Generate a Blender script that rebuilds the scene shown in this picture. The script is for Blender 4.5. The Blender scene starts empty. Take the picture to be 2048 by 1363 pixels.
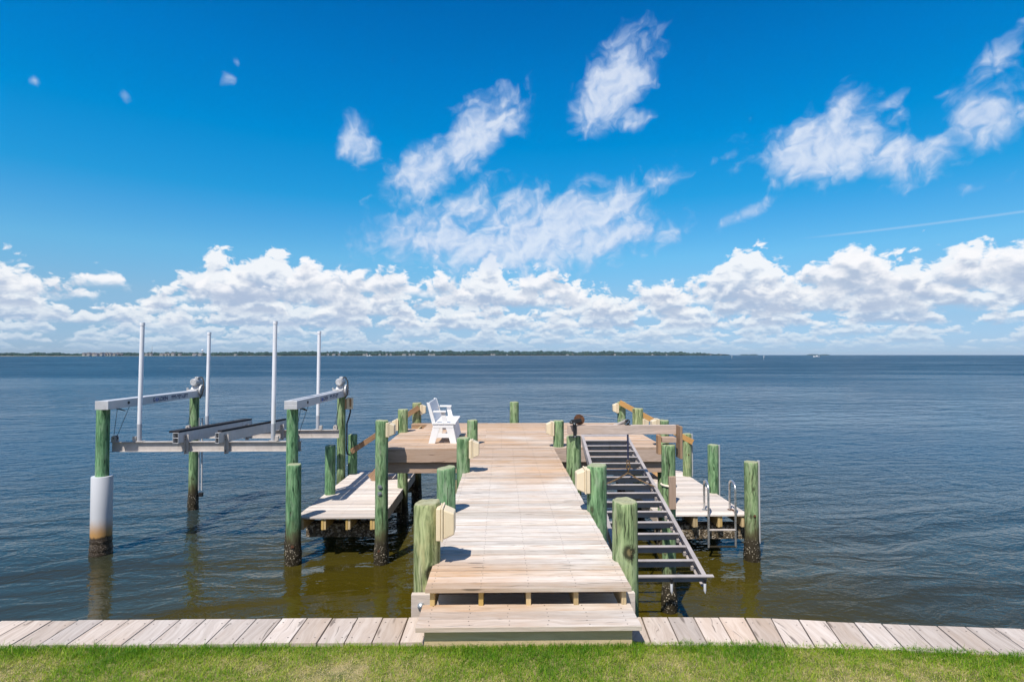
import bpy, math, random
import numpy as np
from mathutils import Vector, Matrix
R = math.radians
random.seed(7)
rng = np.random.default_rng(11)
scn = bpy.context.scene
COL = scn.collection

# ------------------------------------------------------------------ camera
CAM = Vector((0, 0, 4.42)); FPX = 1138.0
PITCH = math.atan(27.8 / FPX); YAW = math.atan(21.0 / FPX)
cd = bpy.data.cameras.new("camera"); cam = bpy.data.objects.new("camera", cd); COL.objects.link(cam)
cam.location = CAM; cam.rotation_euler = (R(90) + PITCH, 0, -YAW)
cd.sensor_width = 36; cd.lens = FPX / 2048 * 36; cd.clip_start = .05; cd.clip_end = 80000
scn.camera = cam
_f = Vector((math.sin(YAW) * math.cos(PITCH), math.cos(YAW) * math.cos(PITCH), math.sin(PITCH)))
_r = Vector((math.cos(YAW), -math.sin(YAW), 0)); _u = _r.cross(_f)
def ray(px, py): return (_f * FPX + _r * (px - 1024) - _u * (py - 681.5)).normalized()
def atY(px, py, Y):            # point of the place seen there, at distance Y along the pier
    d = ray(px, py); return CAM + d * (Y / d.y)
def atZ(px, py, z):
    d = ray(px, py); return CAM + d * ((z - CAM.z) / d.z)
def azel(px, py):
    d = ray(px, py); return math.degrees(math.atan2(d.x, d.y)), math.degrees(math.asin(d.z))

# ------------------------------------------------------------------ node helpers
class NT:
    def __init__(s, tree): s.t = tree; s.n = tree.nodes; s.l = tree.links
    def set(s, sock, v):
        if v is None: return
        if isinstance(v, bpy.types.NodeSocket): s.l.new(v, sock)
        else:
            if isinstance(v, (tuple, list)) and len(v) == 3 and sock.type == 'RGBA': v = (*v, 1)
            sock.default_value = v
    def node(s, typ, **kw):
        nd = s.n.new(typ)
        for k, v in kw.items(): setattr(nd, k, v)
        return nd
    def m(s, op, a, b=None, c=None, clamp=False):
        nd = s.node('ShaderNodeMath', operation=op, use_clamp=clamp)
        for i, v in enumerate((a, b, c)): s.set(nd.inputs[i], v)
        return nd.outputs[0]
    def vm(s, op, a, b=None):
        nd = s.node('ShaderNodeVectorMath', operation=op); s.set(nd.inputs[0], a); s.set(nd.inputs[1], b); return nd.outputs[0]
    def xyz(s, x, y, z):
        nd = s.node('ShaderNodeCombineXYZ'); [s.set(nd.inputs[i], v) for i, v in enumerate((x, y, z))]; return nd.outputs[0]
    def sep(s, v):
        nd = s.node('ShaderNodeSeparateXYZ'); s.set(nd.inputs[0], v); return nd.outputs
    def mr(s, v, a, b, c=0., d=1., smooth=True):
        nd = s.node('ShaderNodeMapRange', interpolation_type='SMOOTHSTEP' if smooth else 'LINEAR')
        for i, x in enumerate((v, a, b, c, d)): s.set(nd.inputs[i], x)
        return nd.outputs[0]
    def mix(s, f, a, b, blend='MIX'):
        nd = s.node('ShaderNodeMix', data_type='RGBA', blend_type=blend)
        s.set(nd.inputs[0], f); s.set(nd.inputs[6], a); s.set(nd.inputs[7], b); return nd.outputs[2]
    def noise(s, vec, scale, detail=4., rough=.5, dist=0., col=False, ntype=None, dims='3D'):
        nd = s.node('ShaderNodeTexNoise', noise_dimensions=dims)
        if ntype: nd.noise_type = ntype
        s.set(nd.inputs['Vector'], vec); s.set(nd.inputs['Scale'], scale); s.set(nd.inputs['Detail'], detail)
        s.set(nd.inputs['Roughness'], rough); s.set(nd.inputs['Distortion'], dist)
        return nd.outputs['Color' if col else 'Fac']
    def vor(s, vec, scale, feature='F1', out='Distance', rnd=1.):
        nd = s.node('ShaderNodeTexVoronoi', feature=feature); s.set(nd.inputs['Vector'], vec); s.set(nd.inputs['Scale'], scale)
        nd.inputs['Randomness'].default_value = rnd
        return nd.outputs[out]
    def ramp(s, f, stops, interp='LINEAR'):
        nd = s.node('ShaderNodeValToRGB'); cr = nd.color_ramp; cr.interpolation = interp
        while len(cr.elements) < len(stops): cr.elements.new(.5)
        for e, (p, c) in zip(cr.elements, stops):
            e.position = p; e.color = (*c, 1) if isinstance(c, (tuple, list)) else (c, c, c, 1)
        s.set(nd.inputs[0], f); return nd.outputs[0]
    def bump(s, h, dist, strength=1., normal=None):
        nd = s.node('ShaderNodeBump'); s.set(nd.inputs['Height'], h); s.set(nd.inputs['Distance'], dist)
        s.set(nd.inputs['Strength'], strength); s.set(nd.inputs['Normal'], normal); return nd.outputs[0]

# ------------------------------------------------------------------ world: sky and clouds
SUN_D = Vector((.29, .55, -1.0)).normalized()          # the way the light travels
SUN_EL = math.asin(-SUN_D.z); SUN_AZ = math.atan2(-SUN_D.x, -SUN_D.y)
w = bpy.data.worlds.new("World"); scn.world = w; w.use_nodes = True
W = NT(w.node_tree); W.n.clear()
sky = W.node('ShaderNodeTexSky', sky_type='NISHITA'); sky.sun_disc = False
sky.sun_elevation = SUN_EL; sky.sun_rotation = SUN_AZ % (2 * math.pi)
sky.air_density = 1.0; sky.dust_density = .3; sky.ozone_density = 3.0
tc = W.node('ShaderNodeTexCoord').outputs['Generated']
dx, dy, dz = W.sep(tc)
A = W.m('MULTIPLY', W.m('ARCTAN2', dx, dy), 57.2958)
E = W.m('MULTIPLY', W.m('ARCSINE', dz), 57.2958)
SKY_K = .10
hsv = W.node('ShaderNodeHueSaturation'); hsv.inputs['Saturation'].default_value = 1.0
W.set(hsv.inputs['Color'], sky.outputs[0])
# clear polarised sea air: the deep blue of the photograph, per elevation
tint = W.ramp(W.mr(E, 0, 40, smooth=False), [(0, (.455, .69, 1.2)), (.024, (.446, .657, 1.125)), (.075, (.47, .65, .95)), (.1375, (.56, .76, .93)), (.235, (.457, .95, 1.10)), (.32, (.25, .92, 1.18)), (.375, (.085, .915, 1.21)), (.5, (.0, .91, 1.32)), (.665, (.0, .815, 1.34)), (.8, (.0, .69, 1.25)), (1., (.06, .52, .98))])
tint = W.mix(W.mr(dy, .25, -.35), tint, (.78, .86, .98))      # unseen sky behind the viewer, set paler so its fill is less blue
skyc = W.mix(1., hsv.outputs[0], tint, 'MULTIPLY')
skyc = W.vm('SCALE', skyc); W.t.nodes[-1].inputs['Scale'].default_value = SKY_K
AE = W.xyz(A, E, 0.)
def bill(p, sc, det, rgh=.5):
    nd = W.node('ShaderNodeTexVoronoi', feature='F1', voronoi_dimensions='2D'); W.set(nd.inputs['Vector'], p); W.set(nd.inputs['Scale'], sc)
    nd.inputs['Detail'].default_value = det; nd.inputs['Roughness'].default_value = rgh; nd.normalize = True
    return W.m('SUBTRACT', 1., nd.outputs['Distance'])
def cloud_row(under, b, h, cov, seed, opac, white, grey, xs=.42, soft=.14, slope=.85, fz=1.):
    def field(dE, d):
        e = W.m('ADD', E, dE * h); t = W.m('DIVIDE', W.m('SUBTRACT', e, b), h)
        p = W.xyz(W.m('MULTIPLY_ADD', A, xs / h, seed), W.m('DIVIDE', e, h * 1.05), 0.)
        wp = W.vm('MULTIPLY', W.vm('SUBTRACT', W.noise(p, 1.9, 2., .5, 0., True, dims='2D'), (.5, .5, .5)), (.30, .30, 0.)); p = W.vm('ADD', p, wp)
        n = W.m('ADD', W.m('MULTIPLY', bill(p, 1.45, d, .56), .84), W.m('MULTIPLY', W.noise(p, 3.6, d + 2, .58, dims='2D'), .46 * fz))
        big = W.noise(W.xyz(W.m('MULTIPLY_ADD', A, xs * .62 / h, seed * 3.1), W.m('MULTIPLY', E, .12 / h), 0.), 1., 1., .5, dims='2D')
        dens = W.m('ADD', W.m('MULTIPLY', W.m('SUBTRACT', big, .5), 3.4), W.m('MULTIPLY', W.m('SUBTRACT', n, .76), 2.0))
        return W.m('SUBTRACT', W.m('ADD', dens, cov), W.m('MULTIPLY', W.m('MAXIMUM', t, 0.), slope)), n, t
    dens, n, t = field(0., 3.); up, n2, _ = field(.24, 1.)
    mask = W.m('MULTIPLY', W.mr(dens, 0., soft * 2), W.mr(W.m('MULTIPLY_ADD', W.m('SUBTRACT', n, .76), .7, t), -.20, .22))
    lit = W.m('MULTIPLY_ADD', W.m('SUBTRACT', n, n2), 1.1, W.m('SUBTRACT', W.m('MULTIPLY_ADD', t, .42, .50), W.m('MULTIPLY', up, .50)))
    c = W.mix(W.mr(lit, .0, .80), grey, white)
    return W.mix(W.m('MULTIPLY', mask, opac), under, c)
c = skyc
def curve(stops): # coverage against azimuth (degrees)
    return W.ramp(W.mr(A, -45, 45, smooth=False), [((a + 45) / 90, v) for a, v in stops], 'EASE')
def cv(k, stops): return W.m('MULTIPLY_ADD', curve(stops), k, 0.)
c = cloud_row(c, .5, .8, .45, 3.3, .45, (.52, .61, .70), (.32, .44, .60), xs=.32)
c = cloud_row(c, 1.1, 1.0, .50, 8.1, .65, (.62, .68, .74), (.33, .44, .59), xs=.38)
c = cloud_row(c, 1.8, 1.3, .50, 14.7, .72, (.66, .71, .76), (.34, .45, .60), xs=.46)
c = cloud_row(c, 2.7, 1.7, cv(1.0, [(-44, .60), (-33, .55), (-29, .35), (-25, .7), (0, .65), (25, .6), (44, .65)]), 21.2, .84, (.72, .75, .78), (.34, .43, .58), xs=.52)
c = cloud_row(c, 3.8, 2.1, cv(1.0, [(-44, .65), (-33, .5), (-29, .1), (-25, .7), (0, .65), (12, .6), (25, .75), (44, .75)]), 27.9, .88, (.76, .78, .80), (.35, .43, .57), xs=.58)
c = cloud_row(c, 4.9, 2.6, cv(1.0, [(-44, .05), (-35, .35), (-31, .1), (-29, -.3), (-26, .6), (-16, .8), (0, .6), (12, .4), (22, .65), (44, .75)]), 41.3, .92, (.77, .78, .80), (.35, .43, .57), xs=.62)
c = cloud_row(c, 6.0, 3.3, W.m('SUBTRACT', cv(1.0, [(-44, .0), (-37, .1), (-33, .45), (-30.5, .1), (-26, .85), (-19, 1.2), (-13, .55), (3, .7), (14, .4), (24, .65), (36, .85), (44, .95)]), .5), 33.4, .95, (.79, .79, .81), (.36, .44, .57), xs=.62)
# broken cloud drifting higher up
wv = W.noise(AE, .22, 3., .5, 0., True)
wv = W.vm('SCALE', W.vm('SUBTRACT', wv, (.5, .5, .5))); W.t.nodes[-1].inputs['Scale'].default_value = 2.4
AE2 = W.vm('ADD', AE, wv); A2, E2, _ = W.sep(AE2)
puffs = [(712, 288, 46, 42, 0, 1.), (850, 345, 95, 58, 30, 1.), (950, 275, 110, 62, 38, 1.1), (1020, 220, 42, 38, 50, .8), (1228, 170, 62, 112, -40, 1.15), (900, 480, 160, 48, 0, 1.0), (1190, 480, 170, 52, 5, 1.0), (1000, 435, 120, 62, 20, .9), (1190, 240, 66, 44, 30, .8), (1262, 240, 60, 26, 0, .75),
         (1650, 300, 150, 66, 4, 1.15), (1800, 320, 130, 48, -8, 1.), (1680, 225, 40, 60, -25, .85), (1780, 200, 62, 17, 33, .75), (1985, 232, 110, 52, 6, .95), (1985, 120, 110, 26, 36, .8), (1900, 200, 40, 30, 50, .55),
         (920, 405, 90, 34, 28, .9), (860, 450, 120, 52, 0, .85), (1130, 440, 200, 60, 16, 1.15), (1040, 495, 240, 55, 4, 1.1), (1250, 415, 52, 13, 14, .8), (1500, 425, 62, 17, 26, .8), (1310, 474, 40, 12, 14, .65), (725, 478, 52, 34, 0, .8), (1945, 365, 70, 17, 18, .6),
         (75, 163, 22, 12, 0, .62), (246, 190, 14, 16, 30, .6), (452, 163, 24, 18, 20, .62), (472, 127, 12, 10, 0, .55), (1450, 318, 36, 13, 14, .62), (1500, 243, 14, 9, 35, .55)]
F = None
for (px, py, sx, sy, rot, k) in puffs:
    a0, e0 = azel(px, py); kx = math.degrees(1 / FPX) * math.cos(R(a0)) ** 2
    ca, sa = math.cos(R(rot)), math.sin(R(rot))
    qa = W.m('SUBTRACT', A2, a0); qe = W.m('SUBTRACT', E2, e0)
    u = W.m('MULTIPLY_ADD', qa, ca / (sx * kx * 1.12), W.m('MULTIPLY', qe, sa / (sx * kx * 1.12)))
    v = W.m('MULTIPLY_ADD', qe, ca / (sy * .05), W.m('MULTIPLY', qa, -sa / (sy * .05)))
    q = W.m('ADD', W.m('MULTIPLY', u, u), W.m('MULTIPLY', v, v))
    g = W.m('MULTIPLY', W.m('POWER', 2.7183, W.m('MULTIPLY', q, -.95)), k)
    F = g if F is None else W.m('SMOOTH_MAX', F, g, .12)
def puff_field(da, de, d):
    pa = W.xyz(W.m('MULTIPLY_ADD', A2, .20, W.m('MULTIPLY_ADD', E2, .09, da)), W.m('MULTIPLY_ADD', E2, .24, W.m('MULTIPLY_ADD', A2, -.10, de)), 0.)
    wq = W.vm('MULTIPLY', W.vm('SUBTRACT', W.noise(pa, 1.6, 3., .55, 0., True, dims='2D'), (.5, .5, .5)), (.55, .55, 0.)); pa = W.vm('ADD', pa, wq)
    return W.m('ADD', W.m('MULTIPLY', bill(pa, 1.5, d, .5), .80), W.m('MULTIPLY', W.noise(pa, 2.0, d + 2, .54, dims='2D'), .80))
fn = puff_field(0., 0., 2.); fn2 = puff_field(-.05, .10, 1.)
dens = W.m('ADD', W.m('MULTIPLY_ADD', F, 1.55, -.66), W.m('MULTIPLY', W.m('SUBTRACT', fn, .96), 1.45))
pm = W.m('MULTIPLY', W.mr(dens, -.10, .95), .84)
psh = W.mr(W.m('MULTIPLY_ADD', W.m('SUBTRACT', fn, fn2), 1.3, W.m('MULTIPLY', dens, .42)), -.25, .75)
c = W.mix(pm, c, W.mix(psh, (.32, .45, .68), (.64, .69, .78)))
# thin contrail low on the right
(a1, e1), (a2, e2) = azel(1580, 479), azel(2060, 421)
L = math.hypot(a2 - a1, e2 - e1); ux, uy = (a2 - a1) / L, (e2 - e1) / L
al = W.m('ADD', W.m('MULTIPLY', W.m('SUBTRACT', A, a1), ux), W.m('MULTIPLY', W.m('SUBTRACT', E, e1), uy))
ac = W.m('ABSOLUTE', W.m('ADD', W.m('MULTIPLY', W.m('SUBTRACT', A, a1), -uy), W.m('MULTIPLY', W.m('SUBTRACT', E, e1), ux)))
cm = W.m('MULTIPLY', W.mr(ac, .0, .16, .22, 0.), W.m('MULTIPLY', W.mr(al, 0, 6), W.mr(al, 25, 32, 1., 0.)))
c = W.mix(cm, c, (.6, .66, .74))
c = W.mix(W.mr(E, -1.2, -.1), (.10, .16, .22), c)
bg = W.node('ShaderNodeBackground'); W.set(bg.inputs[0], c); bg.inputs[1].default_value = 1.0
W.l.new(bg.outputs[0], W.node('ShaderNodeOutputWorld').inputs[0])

sd = bpy.data.lights.new("sun", 'SUN'); sd.energy = 4.5; sd.angle = R(.53); sd.color = (1., .94, .86)
so = bpy.data.objects.new("sun", sd); COL.objects.link(so); so.rotation_euler = SUN_D.to_track_quat('-Z', 'Y').to_euler()
scn.view_settings.view_transform = 'Standard'; scn.view_settings.look = 'None'
scn.view_settings.exposure = 0.3; scn.view_settings.gamma = 1.0
scn.cycles.max_bounces = 8; scn.cycles.diffuse_bounces = 3; scn.cycles.glossy_bounces = 4; scn.cycles.sample_clamp_indirect = 4.0
scn.cycles.use_denoising = True

# ------------------------------------------------------------------ heights of the place
WATER, LOW, GROUND, DECK = 0.0, .92, 2.04, 2.38

# ------------------------------------------------------------------ materials
def mat(name):
    m = bpy.data.materials.new(name); m.use_nodes = True; t = NT(m.node_tree); t.n.clear()
    p = t.node('ShaderNodeBsdfPrincipled'); t.l.new(p.outputs[0], t.node('ShaderNodeOutputMaterial').inputs[0])
    return m, t, p
def simple(name, col, rough=.5, metal=0., var=.12, scale=6., bump=0., spec=.5, dirt=None):
    m, t, p = mat(name)
    o = t.node('ShaderNodeTexCoord').outputs['Object']
    n = t.noise(o, scale, 5., .6)
    a = tuple(x * (1 - var) for x in col); b = tuple(min(1, x * (1 + var)) for x in col)
    cc = t.mix(t.mr(n, .3, .7), a, b)
    if dirt:
        n2 = t.noise(t.vm('MULTIPLY', o, (1, 1, .45)), scale * 1.7, 7., .68)
        cc = t.mix(t.mr(n2, .54, .74, 0, .8), cc, dirt)
    t.set(p.inputs['Base Color'], cc); p.inputs['Roughness'].default_value = rough; p.inputs['Metallic'].default_value = metal
    t.set(p.inputs['Roughness'], t.mr(n, .3, .7, max(.05, rough - .08), min(1, rough + .1)))
    p.inputs['Specular IOR Level'].default_value = spec
    if bump: t.set(p.inputs['Normal'], t.bump(t.noise(o, scale * 9, 4.), bump, .6))
    return m
def wood(name, light, mid, dark, stain, stain_k=.5, wet=None, rough=.78):
    m, t, p = mat(name)
    uv = t.node('ShaderNodeUVMap').outputs[0]; U, V, _ = t.sep(uv)
    rn = t.node('ShaderNodeAttribute', attribute_name='rnd', attribute_type='GEOMETRY').outputs['Fac']
    pos = t.node('ShaderNodeNewGeometry').outputs['Position']
    q = t.xyz(t.m('MULTIPLY_ADD', U, 1.0, t.m('MULTIPLY', rn, 37.)), t.m('MULTIPLY_ADD', V, 16., t.m('MULTIPLY', rn, 91.)), t.m('MULTIPLY', rn, 13.))
    warp = t.noise(t.xyz(t.m('MULTIPLY_ADD', U, 1.6, t.m('MULTIPLY', rn, 11.)), t.m('MULTIPLY_ADD', V, 5., t.m('MULTIPLY', rn, 7.)), rn), 1., 2.)
    q2 = t.vm('ADD', q, t.xyz(0., t.m('MULTIPLY', warp, 3.2), 0.))
    g = t.noise(q2, 1.6, 6., .62)
    fine = t.noise(t.vm('MULTIPLY', q2, (3., 5.5, 1)), 2.0, 3., .6)
    blot = t.noise(t.xyz(t.m('MULTIPLY_ADD', U, 1.1, t.m('MULTIPLY', rn, 23.)), t.m('MULTIPLY_ADD', V, 4., t.m('MULTIPLY', rn, 5.)), 2.), 1.5, 3.)
    c1 = t.mix(t.mr(g, .34, .66), mid, light)
    c1 = t.mix(t.m('MULTIPLY', t.mr(fine, .52, .75), .45), c1, dark)
    zone = t.m('MULTIPLY_ADD', t.mr(t.sep(pos)[1], 6.5, 11.5, 0., 1., False), .26, t.m('SUBTRACT', t.noise(t.vm('MULTIPLY', pos, (.35, .3, .4)), 1., 3.), .10))
    c1 = t.mix(t.m('MULTIPLY', t.m('ADD', t.mr(blot, .45, .7, 0, .38), t.mr(zone, .42, .66, 0, .7)), stain_k), c1, stain)
    crack = t.mr(t.noise(t.vm('MULTIPLY', q2, (1.3, 2.2, 1)), 1.5, 2., .5), .675, .72, 0, .70)
    c1 = t.mix(crack, c1, tuple(x * .32 for x in dark))
    kn = t.vor(t.xyz(t.m('MULTIPLY_ADD', U, 1.15, t.m('MULTIPLY', rn, 17.)), t.m('MULTIPLY_ADD', V, 6.2, t.m('MULTIPLY', rn, 29.)), 0.), 1.)
    c1 = t.mix(t.mr(kn, .06, .13, .7, 0.), c1, tuple(x * .5 for x in dark))
    hs = t.node('ShaderNodeHueSaturation'); t.set(hs.inputs['Color'], c1)
    t.set(hs.inputs['Value'], t.m('MULTIPLY_ADD', rn, .38, .79)); t.set(hs.inputs['Saturation'], t.m('MULTIPLY_ADD', t.m('FRACT', t.m('MULTIPLY', rn, 7.3)), .35, .82))
    out = hs.outputs[0]
    if wet:
        z = t.sep(pos)[2]; zz = t.m('ADD', z, t.m('MULTIPLY', t.m('SUBTRACT', t.noise(pos, 6., 4.), .5), .25))
        out = t.mix(t.mr(zz, wet[0], wet[1], 1., 0.), out, wet[2])
    t.set(p.inputs['Base Color'], out); p.inputs['Roughness'].default_value = rough; p.inputs['Specular IOR Level'].default_value = .25
    hgt = t.m('ADD', t.m('MULTIPLY', g, .6), t.m('SUBTRACT', t.m('MULTIPLY', fine, .5), crack))
    t.set(p.inputs['Normal'], t.bump(hgt, .004, .8))
    return m
M = {}
M['deck'] = wood('weathered_deck', (.67, .61, .54), (.50, .44, .38), (.20, .16, .125), (.47, .285, .155), .85)
M['deck_grey'] = wood('grey_deck', (.60, .525, .46), (.475, .40, .34), (.25, .19, .15), (.50, .36, .25), .5)
M['lowdeck'] = wood('pale_deck', (.70, .64, .59), (.58, .515, .465), (.30, .25, .21), (.55, .45, .36), .3)
M['fascia'] = wood('fascia_board', (.56, .44, .365), (.43, .325, .26), (.19, .13, .095), (.50, .34, .23), .5)
M['frame'] = wood('frame_lumber', (.55, .45, .30), (.42, .33, .20), (.22, .15, .08), (.50, .36, .16), .5, wet=(.25, .62, (.028, .024, .015)))
M['joist'] = wood('joist_lumber', (.58, .44, .24), (.48, .35, .17), (.25, .16, .07), (.55, .38, .14), .5)
M['rail'] = wood('honey_lumber', (.56, .31, .09), (.46, .24, .065), (.25, .12, .035), (.50, .25, .06), .4)
M['rail_old'] = wood('brown_lumber', (.40, .25, .15), (.32, .19, .11), (.16, .09, .05), (.42, .27, .14), .4)
M['alum'] = simple('aluminium', (.50, .455, .42), .55, .05, .10, 5., dirt=(.36, .31, .27))
M['ramp'] = simple('ramp_aluminium', (.40, .36, .34), .55, .05, .12, 2.5, dirt=(.27, .235, .21))
M['alum_bright'] = simple('bright_aluminium', (.56, .56, .57), .45, .15, .06, 3., dirt=(.43, .42, .41))
M['pipe'] = simple('brushed_pipe', (.62, .62, .62), .28, .8, .12, 14., dirt=(.35, .32, .27))
M['pvc'] = simple('white_pvc', (.80, .81, .84), .35, 0, .03, 3., dirt=(.72, .71, .70))
M['pvc_grey'] = simple('grey_pvc', (.42, .44, .48), .45, 0, .05, 3.)
M['strip_grey'] = simple('weathered_pvc_strip', (.46, .46, .47), .5, 0, .08, 8., dirt=(.30, .27, .22))
M['beige'] = simple('beige_plastic', (.72, .60, .41), .42, 0, .05, 3.)
M['paint'] = simple('white_paint', (.80, .79, .78), .55, 0, .03, 3., dirt=(.72, .71, .69))
M['carpet'] = simple('black_carpet', (.012, .013, .018), .95, 0, .3, 60., .003)
M['black'] = simple('black_metal', (.015, .015, .017), .5, 0, .3, 20.)
M['rust'] = simple('rusty_iron', (.13, .058, .03), .85, .2, .5, 30., .002, dirt=(.05, .03, .02))
M['chain'] = simple('brown_chain', (.22, .14, .07), .55, .6, .4, 60., dirt=(.09, .05, .025))
M['zinc'] = simple('zinc_bolt', (.42, .45, .47), .4, .7, .15, 30.)
M['ink'] = simple('navy_ink', (.012, .025, .10), .6, 0, .05)
M['ink_blue'] = simple('blue_ink', (.01, .08, .42), .6, 0, .05)
M['motor'] = simple('grey_motor', (.50, .50, .50), .5, .2, .2, 15., dirt=(.27, .25, .22))
M['strap'] = simple('navy_strap', (.02, .025, .06), .8, 0, .2, 20.)
M['screw'] = simple('screw_head', (.17, .14, .12), .6, .5, .3, 20.)
M['band'] = simple('cream_strap', (.72, .64, .50), .6, 0, .1, 10.)

def piling_mat():
    m, t, p = mat('green_treated_piling')
    tcn = t.node('ShaderNodeTexCoord').outputs['Object']; geo = t.node('ShaderNodeNewGeometry')
    pos = geo.outputs['Position']; nz = t.sep(geo.outputs['Normal'])[2]; z = t.sep(pos)[2]
    oi = t.node('ShaderNodeObjectInfo'); rn = oi.outputs['Random']
    hue = t.node('ShaderNodeAttribute', attribute_name='olive', attribute_type='OBJECT').outputs['Fac']
    off = t.xyz(t.m('MULTIPLY', rn, 31.), t.m('MULTIPLY', rn, 57.), t.m('MULTIPLY', rn, 11.))
    q = t.vm('ADD', t.vm('MULTIPLY', tcn, (1., 1., .09)), off)
    warp = t.noise(t.vm('ADD', t.vm('MULTIPLY', tcn, (1., 1., .55)), off), 5., 2., .5)
    q = t.vm('ADD', q, t.xyz(t.m('MULTIPLY', warp, .11), t.m('MULTIPLY', warp, -.09), 0.))
    g = t.noise(q, 26., 6., .62); fine = t.noise(q, 85., 3., .6)
    blot = t.noise(t.vm('ADD', t.vm('MULTIPLY', tcn, (1., 1., .45)), off), 7., 4., .55)
    ga = t.mix(hue, (.042, .125, .056), (.110, .140, .050)); gb = t.mix(hue, (.22, .43, .21), (.46, .50, .25))
    cc = t.mix(t.mr(g, .33, .68), ga, gb)
    cc = t.mix(t.m('MULTIPLY', t.mr(blot, .48, .72), t.m('MULTIPLY_ADD', hue, .4, .35)), cc, t.mix(hue, (.24, .38, .20), (.48, .44, .22)))
    cc = t.mix(t.mr(fine, .54, .74, 0, .65), cc, (.04, .062, .03))
    crack = t.mr(t.noise(t.vm('MULTIPLY', q, (1, 1, .5)), 30., 1., .4), .66, .70)
    cc = t.mix(t.m('MULTIPLY', crack, .8), cc, (.018, .02, .01))
    gw = t.noise(t.vm('ADD', t.vm('MULTIPLY', tcn, (1., 1., .25)), off), 11., 6., .65)
    cc = t.mix(t.mr(gw, .50, .68, 0, .65), cc, t.mix(hue, (.29, .38, .26), (.42, .39, .25)))
    cc = t.mix(t.mr(gw, .30, .42, .6, 0.), cc, (.05, .075, .04))
    kv = t.vor(t.vm('ADD', t.vm('MULTIPLY', tcn, (1., 1., .62)), off), 3.6)
    knot = t.mr(kv, .07, .17, 1., 0.)
    cc = t.mix(t.m('MULTIPLY', knot, .75), cc, t.mix(t.mr(kv, .03, .07), (.34, .25, .13), (.035, .032, .018)))
    kx = t.node('ShaderNodeAttribute', attribute_name='knot_x', attribute_type='OBJECT').outputs['Fac']; kz = t.node('ShaderNodeAttribute', attribute_name='knot_z', attribute_type='OBJECT').outputs['Fac']
    lx, ly, lz = t.sep(tcn); wob = t.m('MULTIPLY', t.m('SUBTRACT', t.noise(tcn, 17., 6., .75), .5), .15)
    kq = t.xyz(t.m('ADD', t.m('SUBTRACT', lx, kx), wob), 0., t.m('MULTIPLY', t.m('SUBTRACT', lz, kz), .72)); kl = t.node('ShaderNodeVectorMath', operation='LENGTH'); t.set(kl.inputs[0], kq)
    kd = t.m('ADD', t.m('ADD', kl.outputs['Value'], t.m('MULTIPLY', wob, .6)), t.m('MULTIPLY', t.m('GREATER_THAN', ly, 0.), 9.))
    cc = t.mix(t.mr(kd, .040, .075, .92, 0.), cc, (.022, .018, .010))
    cc = t.mix(t.mr(kd, .012, .030, .8, 0.), cc, (.24, .19, .09))
    # tide stains
    jit = t.m('MULTIPLY', t.m('SUBTRACT', t.noise(t.vm('MULTIPLY', tcn, (1., 1., .35)), 8., 5., .65), .5), .75)
    zz = t.m('ADD', z, jit)
    cc = t.mix(t.mr(zz, .50, 1.05, .85, 0.), cc, (.085, .060, .028))
    cc = t.mix(t.mr(t.m('ADD', z, t.m('MULTIPLY', jit, .5)), .40, .62, .95, 0.), cc, (.035, .028, .018))
    bn = t.vor(pos, 27.); bf = t.noise(pos, 9., 4.)
    spk = t.m('MULTIPLY', t.mr(bn, .22, .44, 1., 0.), t.m('MULTIPLY', t.mr(z, .38, .50, 1., 0.), t.mr(bf, .40, .56)))
    cc = t.mix(t.m('MULTIPLY', spk, t.mr(z, .02, .12, .35, 1.)), cc, (.47, .41, .31))
    # sawn tops
    rr = t.vm('MULTIPLY', tcn, (1., 1., 0.)); rl = t.node('ShaderNodeVectorMath', operation='LENGTH'); t.set(rl.inputs[0], rr)
    ring = t.m('SINE', t.m('MULTIPLY_ADD', rl.outputs['Value'], 420., t.m('MULTIPLY', t.noise(tcn, 9.), 16.)))
    topc = t.mix(t.mr(t.noise(tcn, 16., 5., .6), .35, .65), (.30, .24, .13), (.46, .42, .27))
    topc = t.mix(t.mr(ring, .1, 1., 0, .35), topc, (.16, .13, .07))
    topc = t.mix(t.m('SUBTRACT', .75, t.m('MULTIPLY', hue, .4)), topc, (.30, .36, .22))
    cc = t.mix(t.mr(nz, .55, .8), cc, topc)
    t.set(p.inputs['Base Color'], cc); p.inputs['Specular IOR Level'].default_value = .25
    t.set(p.inputs['Roughness'], t.mr(z, .05, .45, .35, .85))
    hgt = t.m('ADD', t.m('MULTIPLY', g, .7), t.m('SUBTRACT', t.m('MULTIPLY', fine, .35), t.m('MULTIPLY', crack, 1.2)))
    hgt = t.m('ADD', hgt, t.m('MULTIPLY', spk, 2.2)); hgt = t.m('SUBTRACT', hgt, t.m('MULTIPLY', knot, .6))
    t.set(p.inputs['Normal'], t.bump(hgt, .008, .9))
    return m
M['piling'] = piling_mat()
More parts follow.
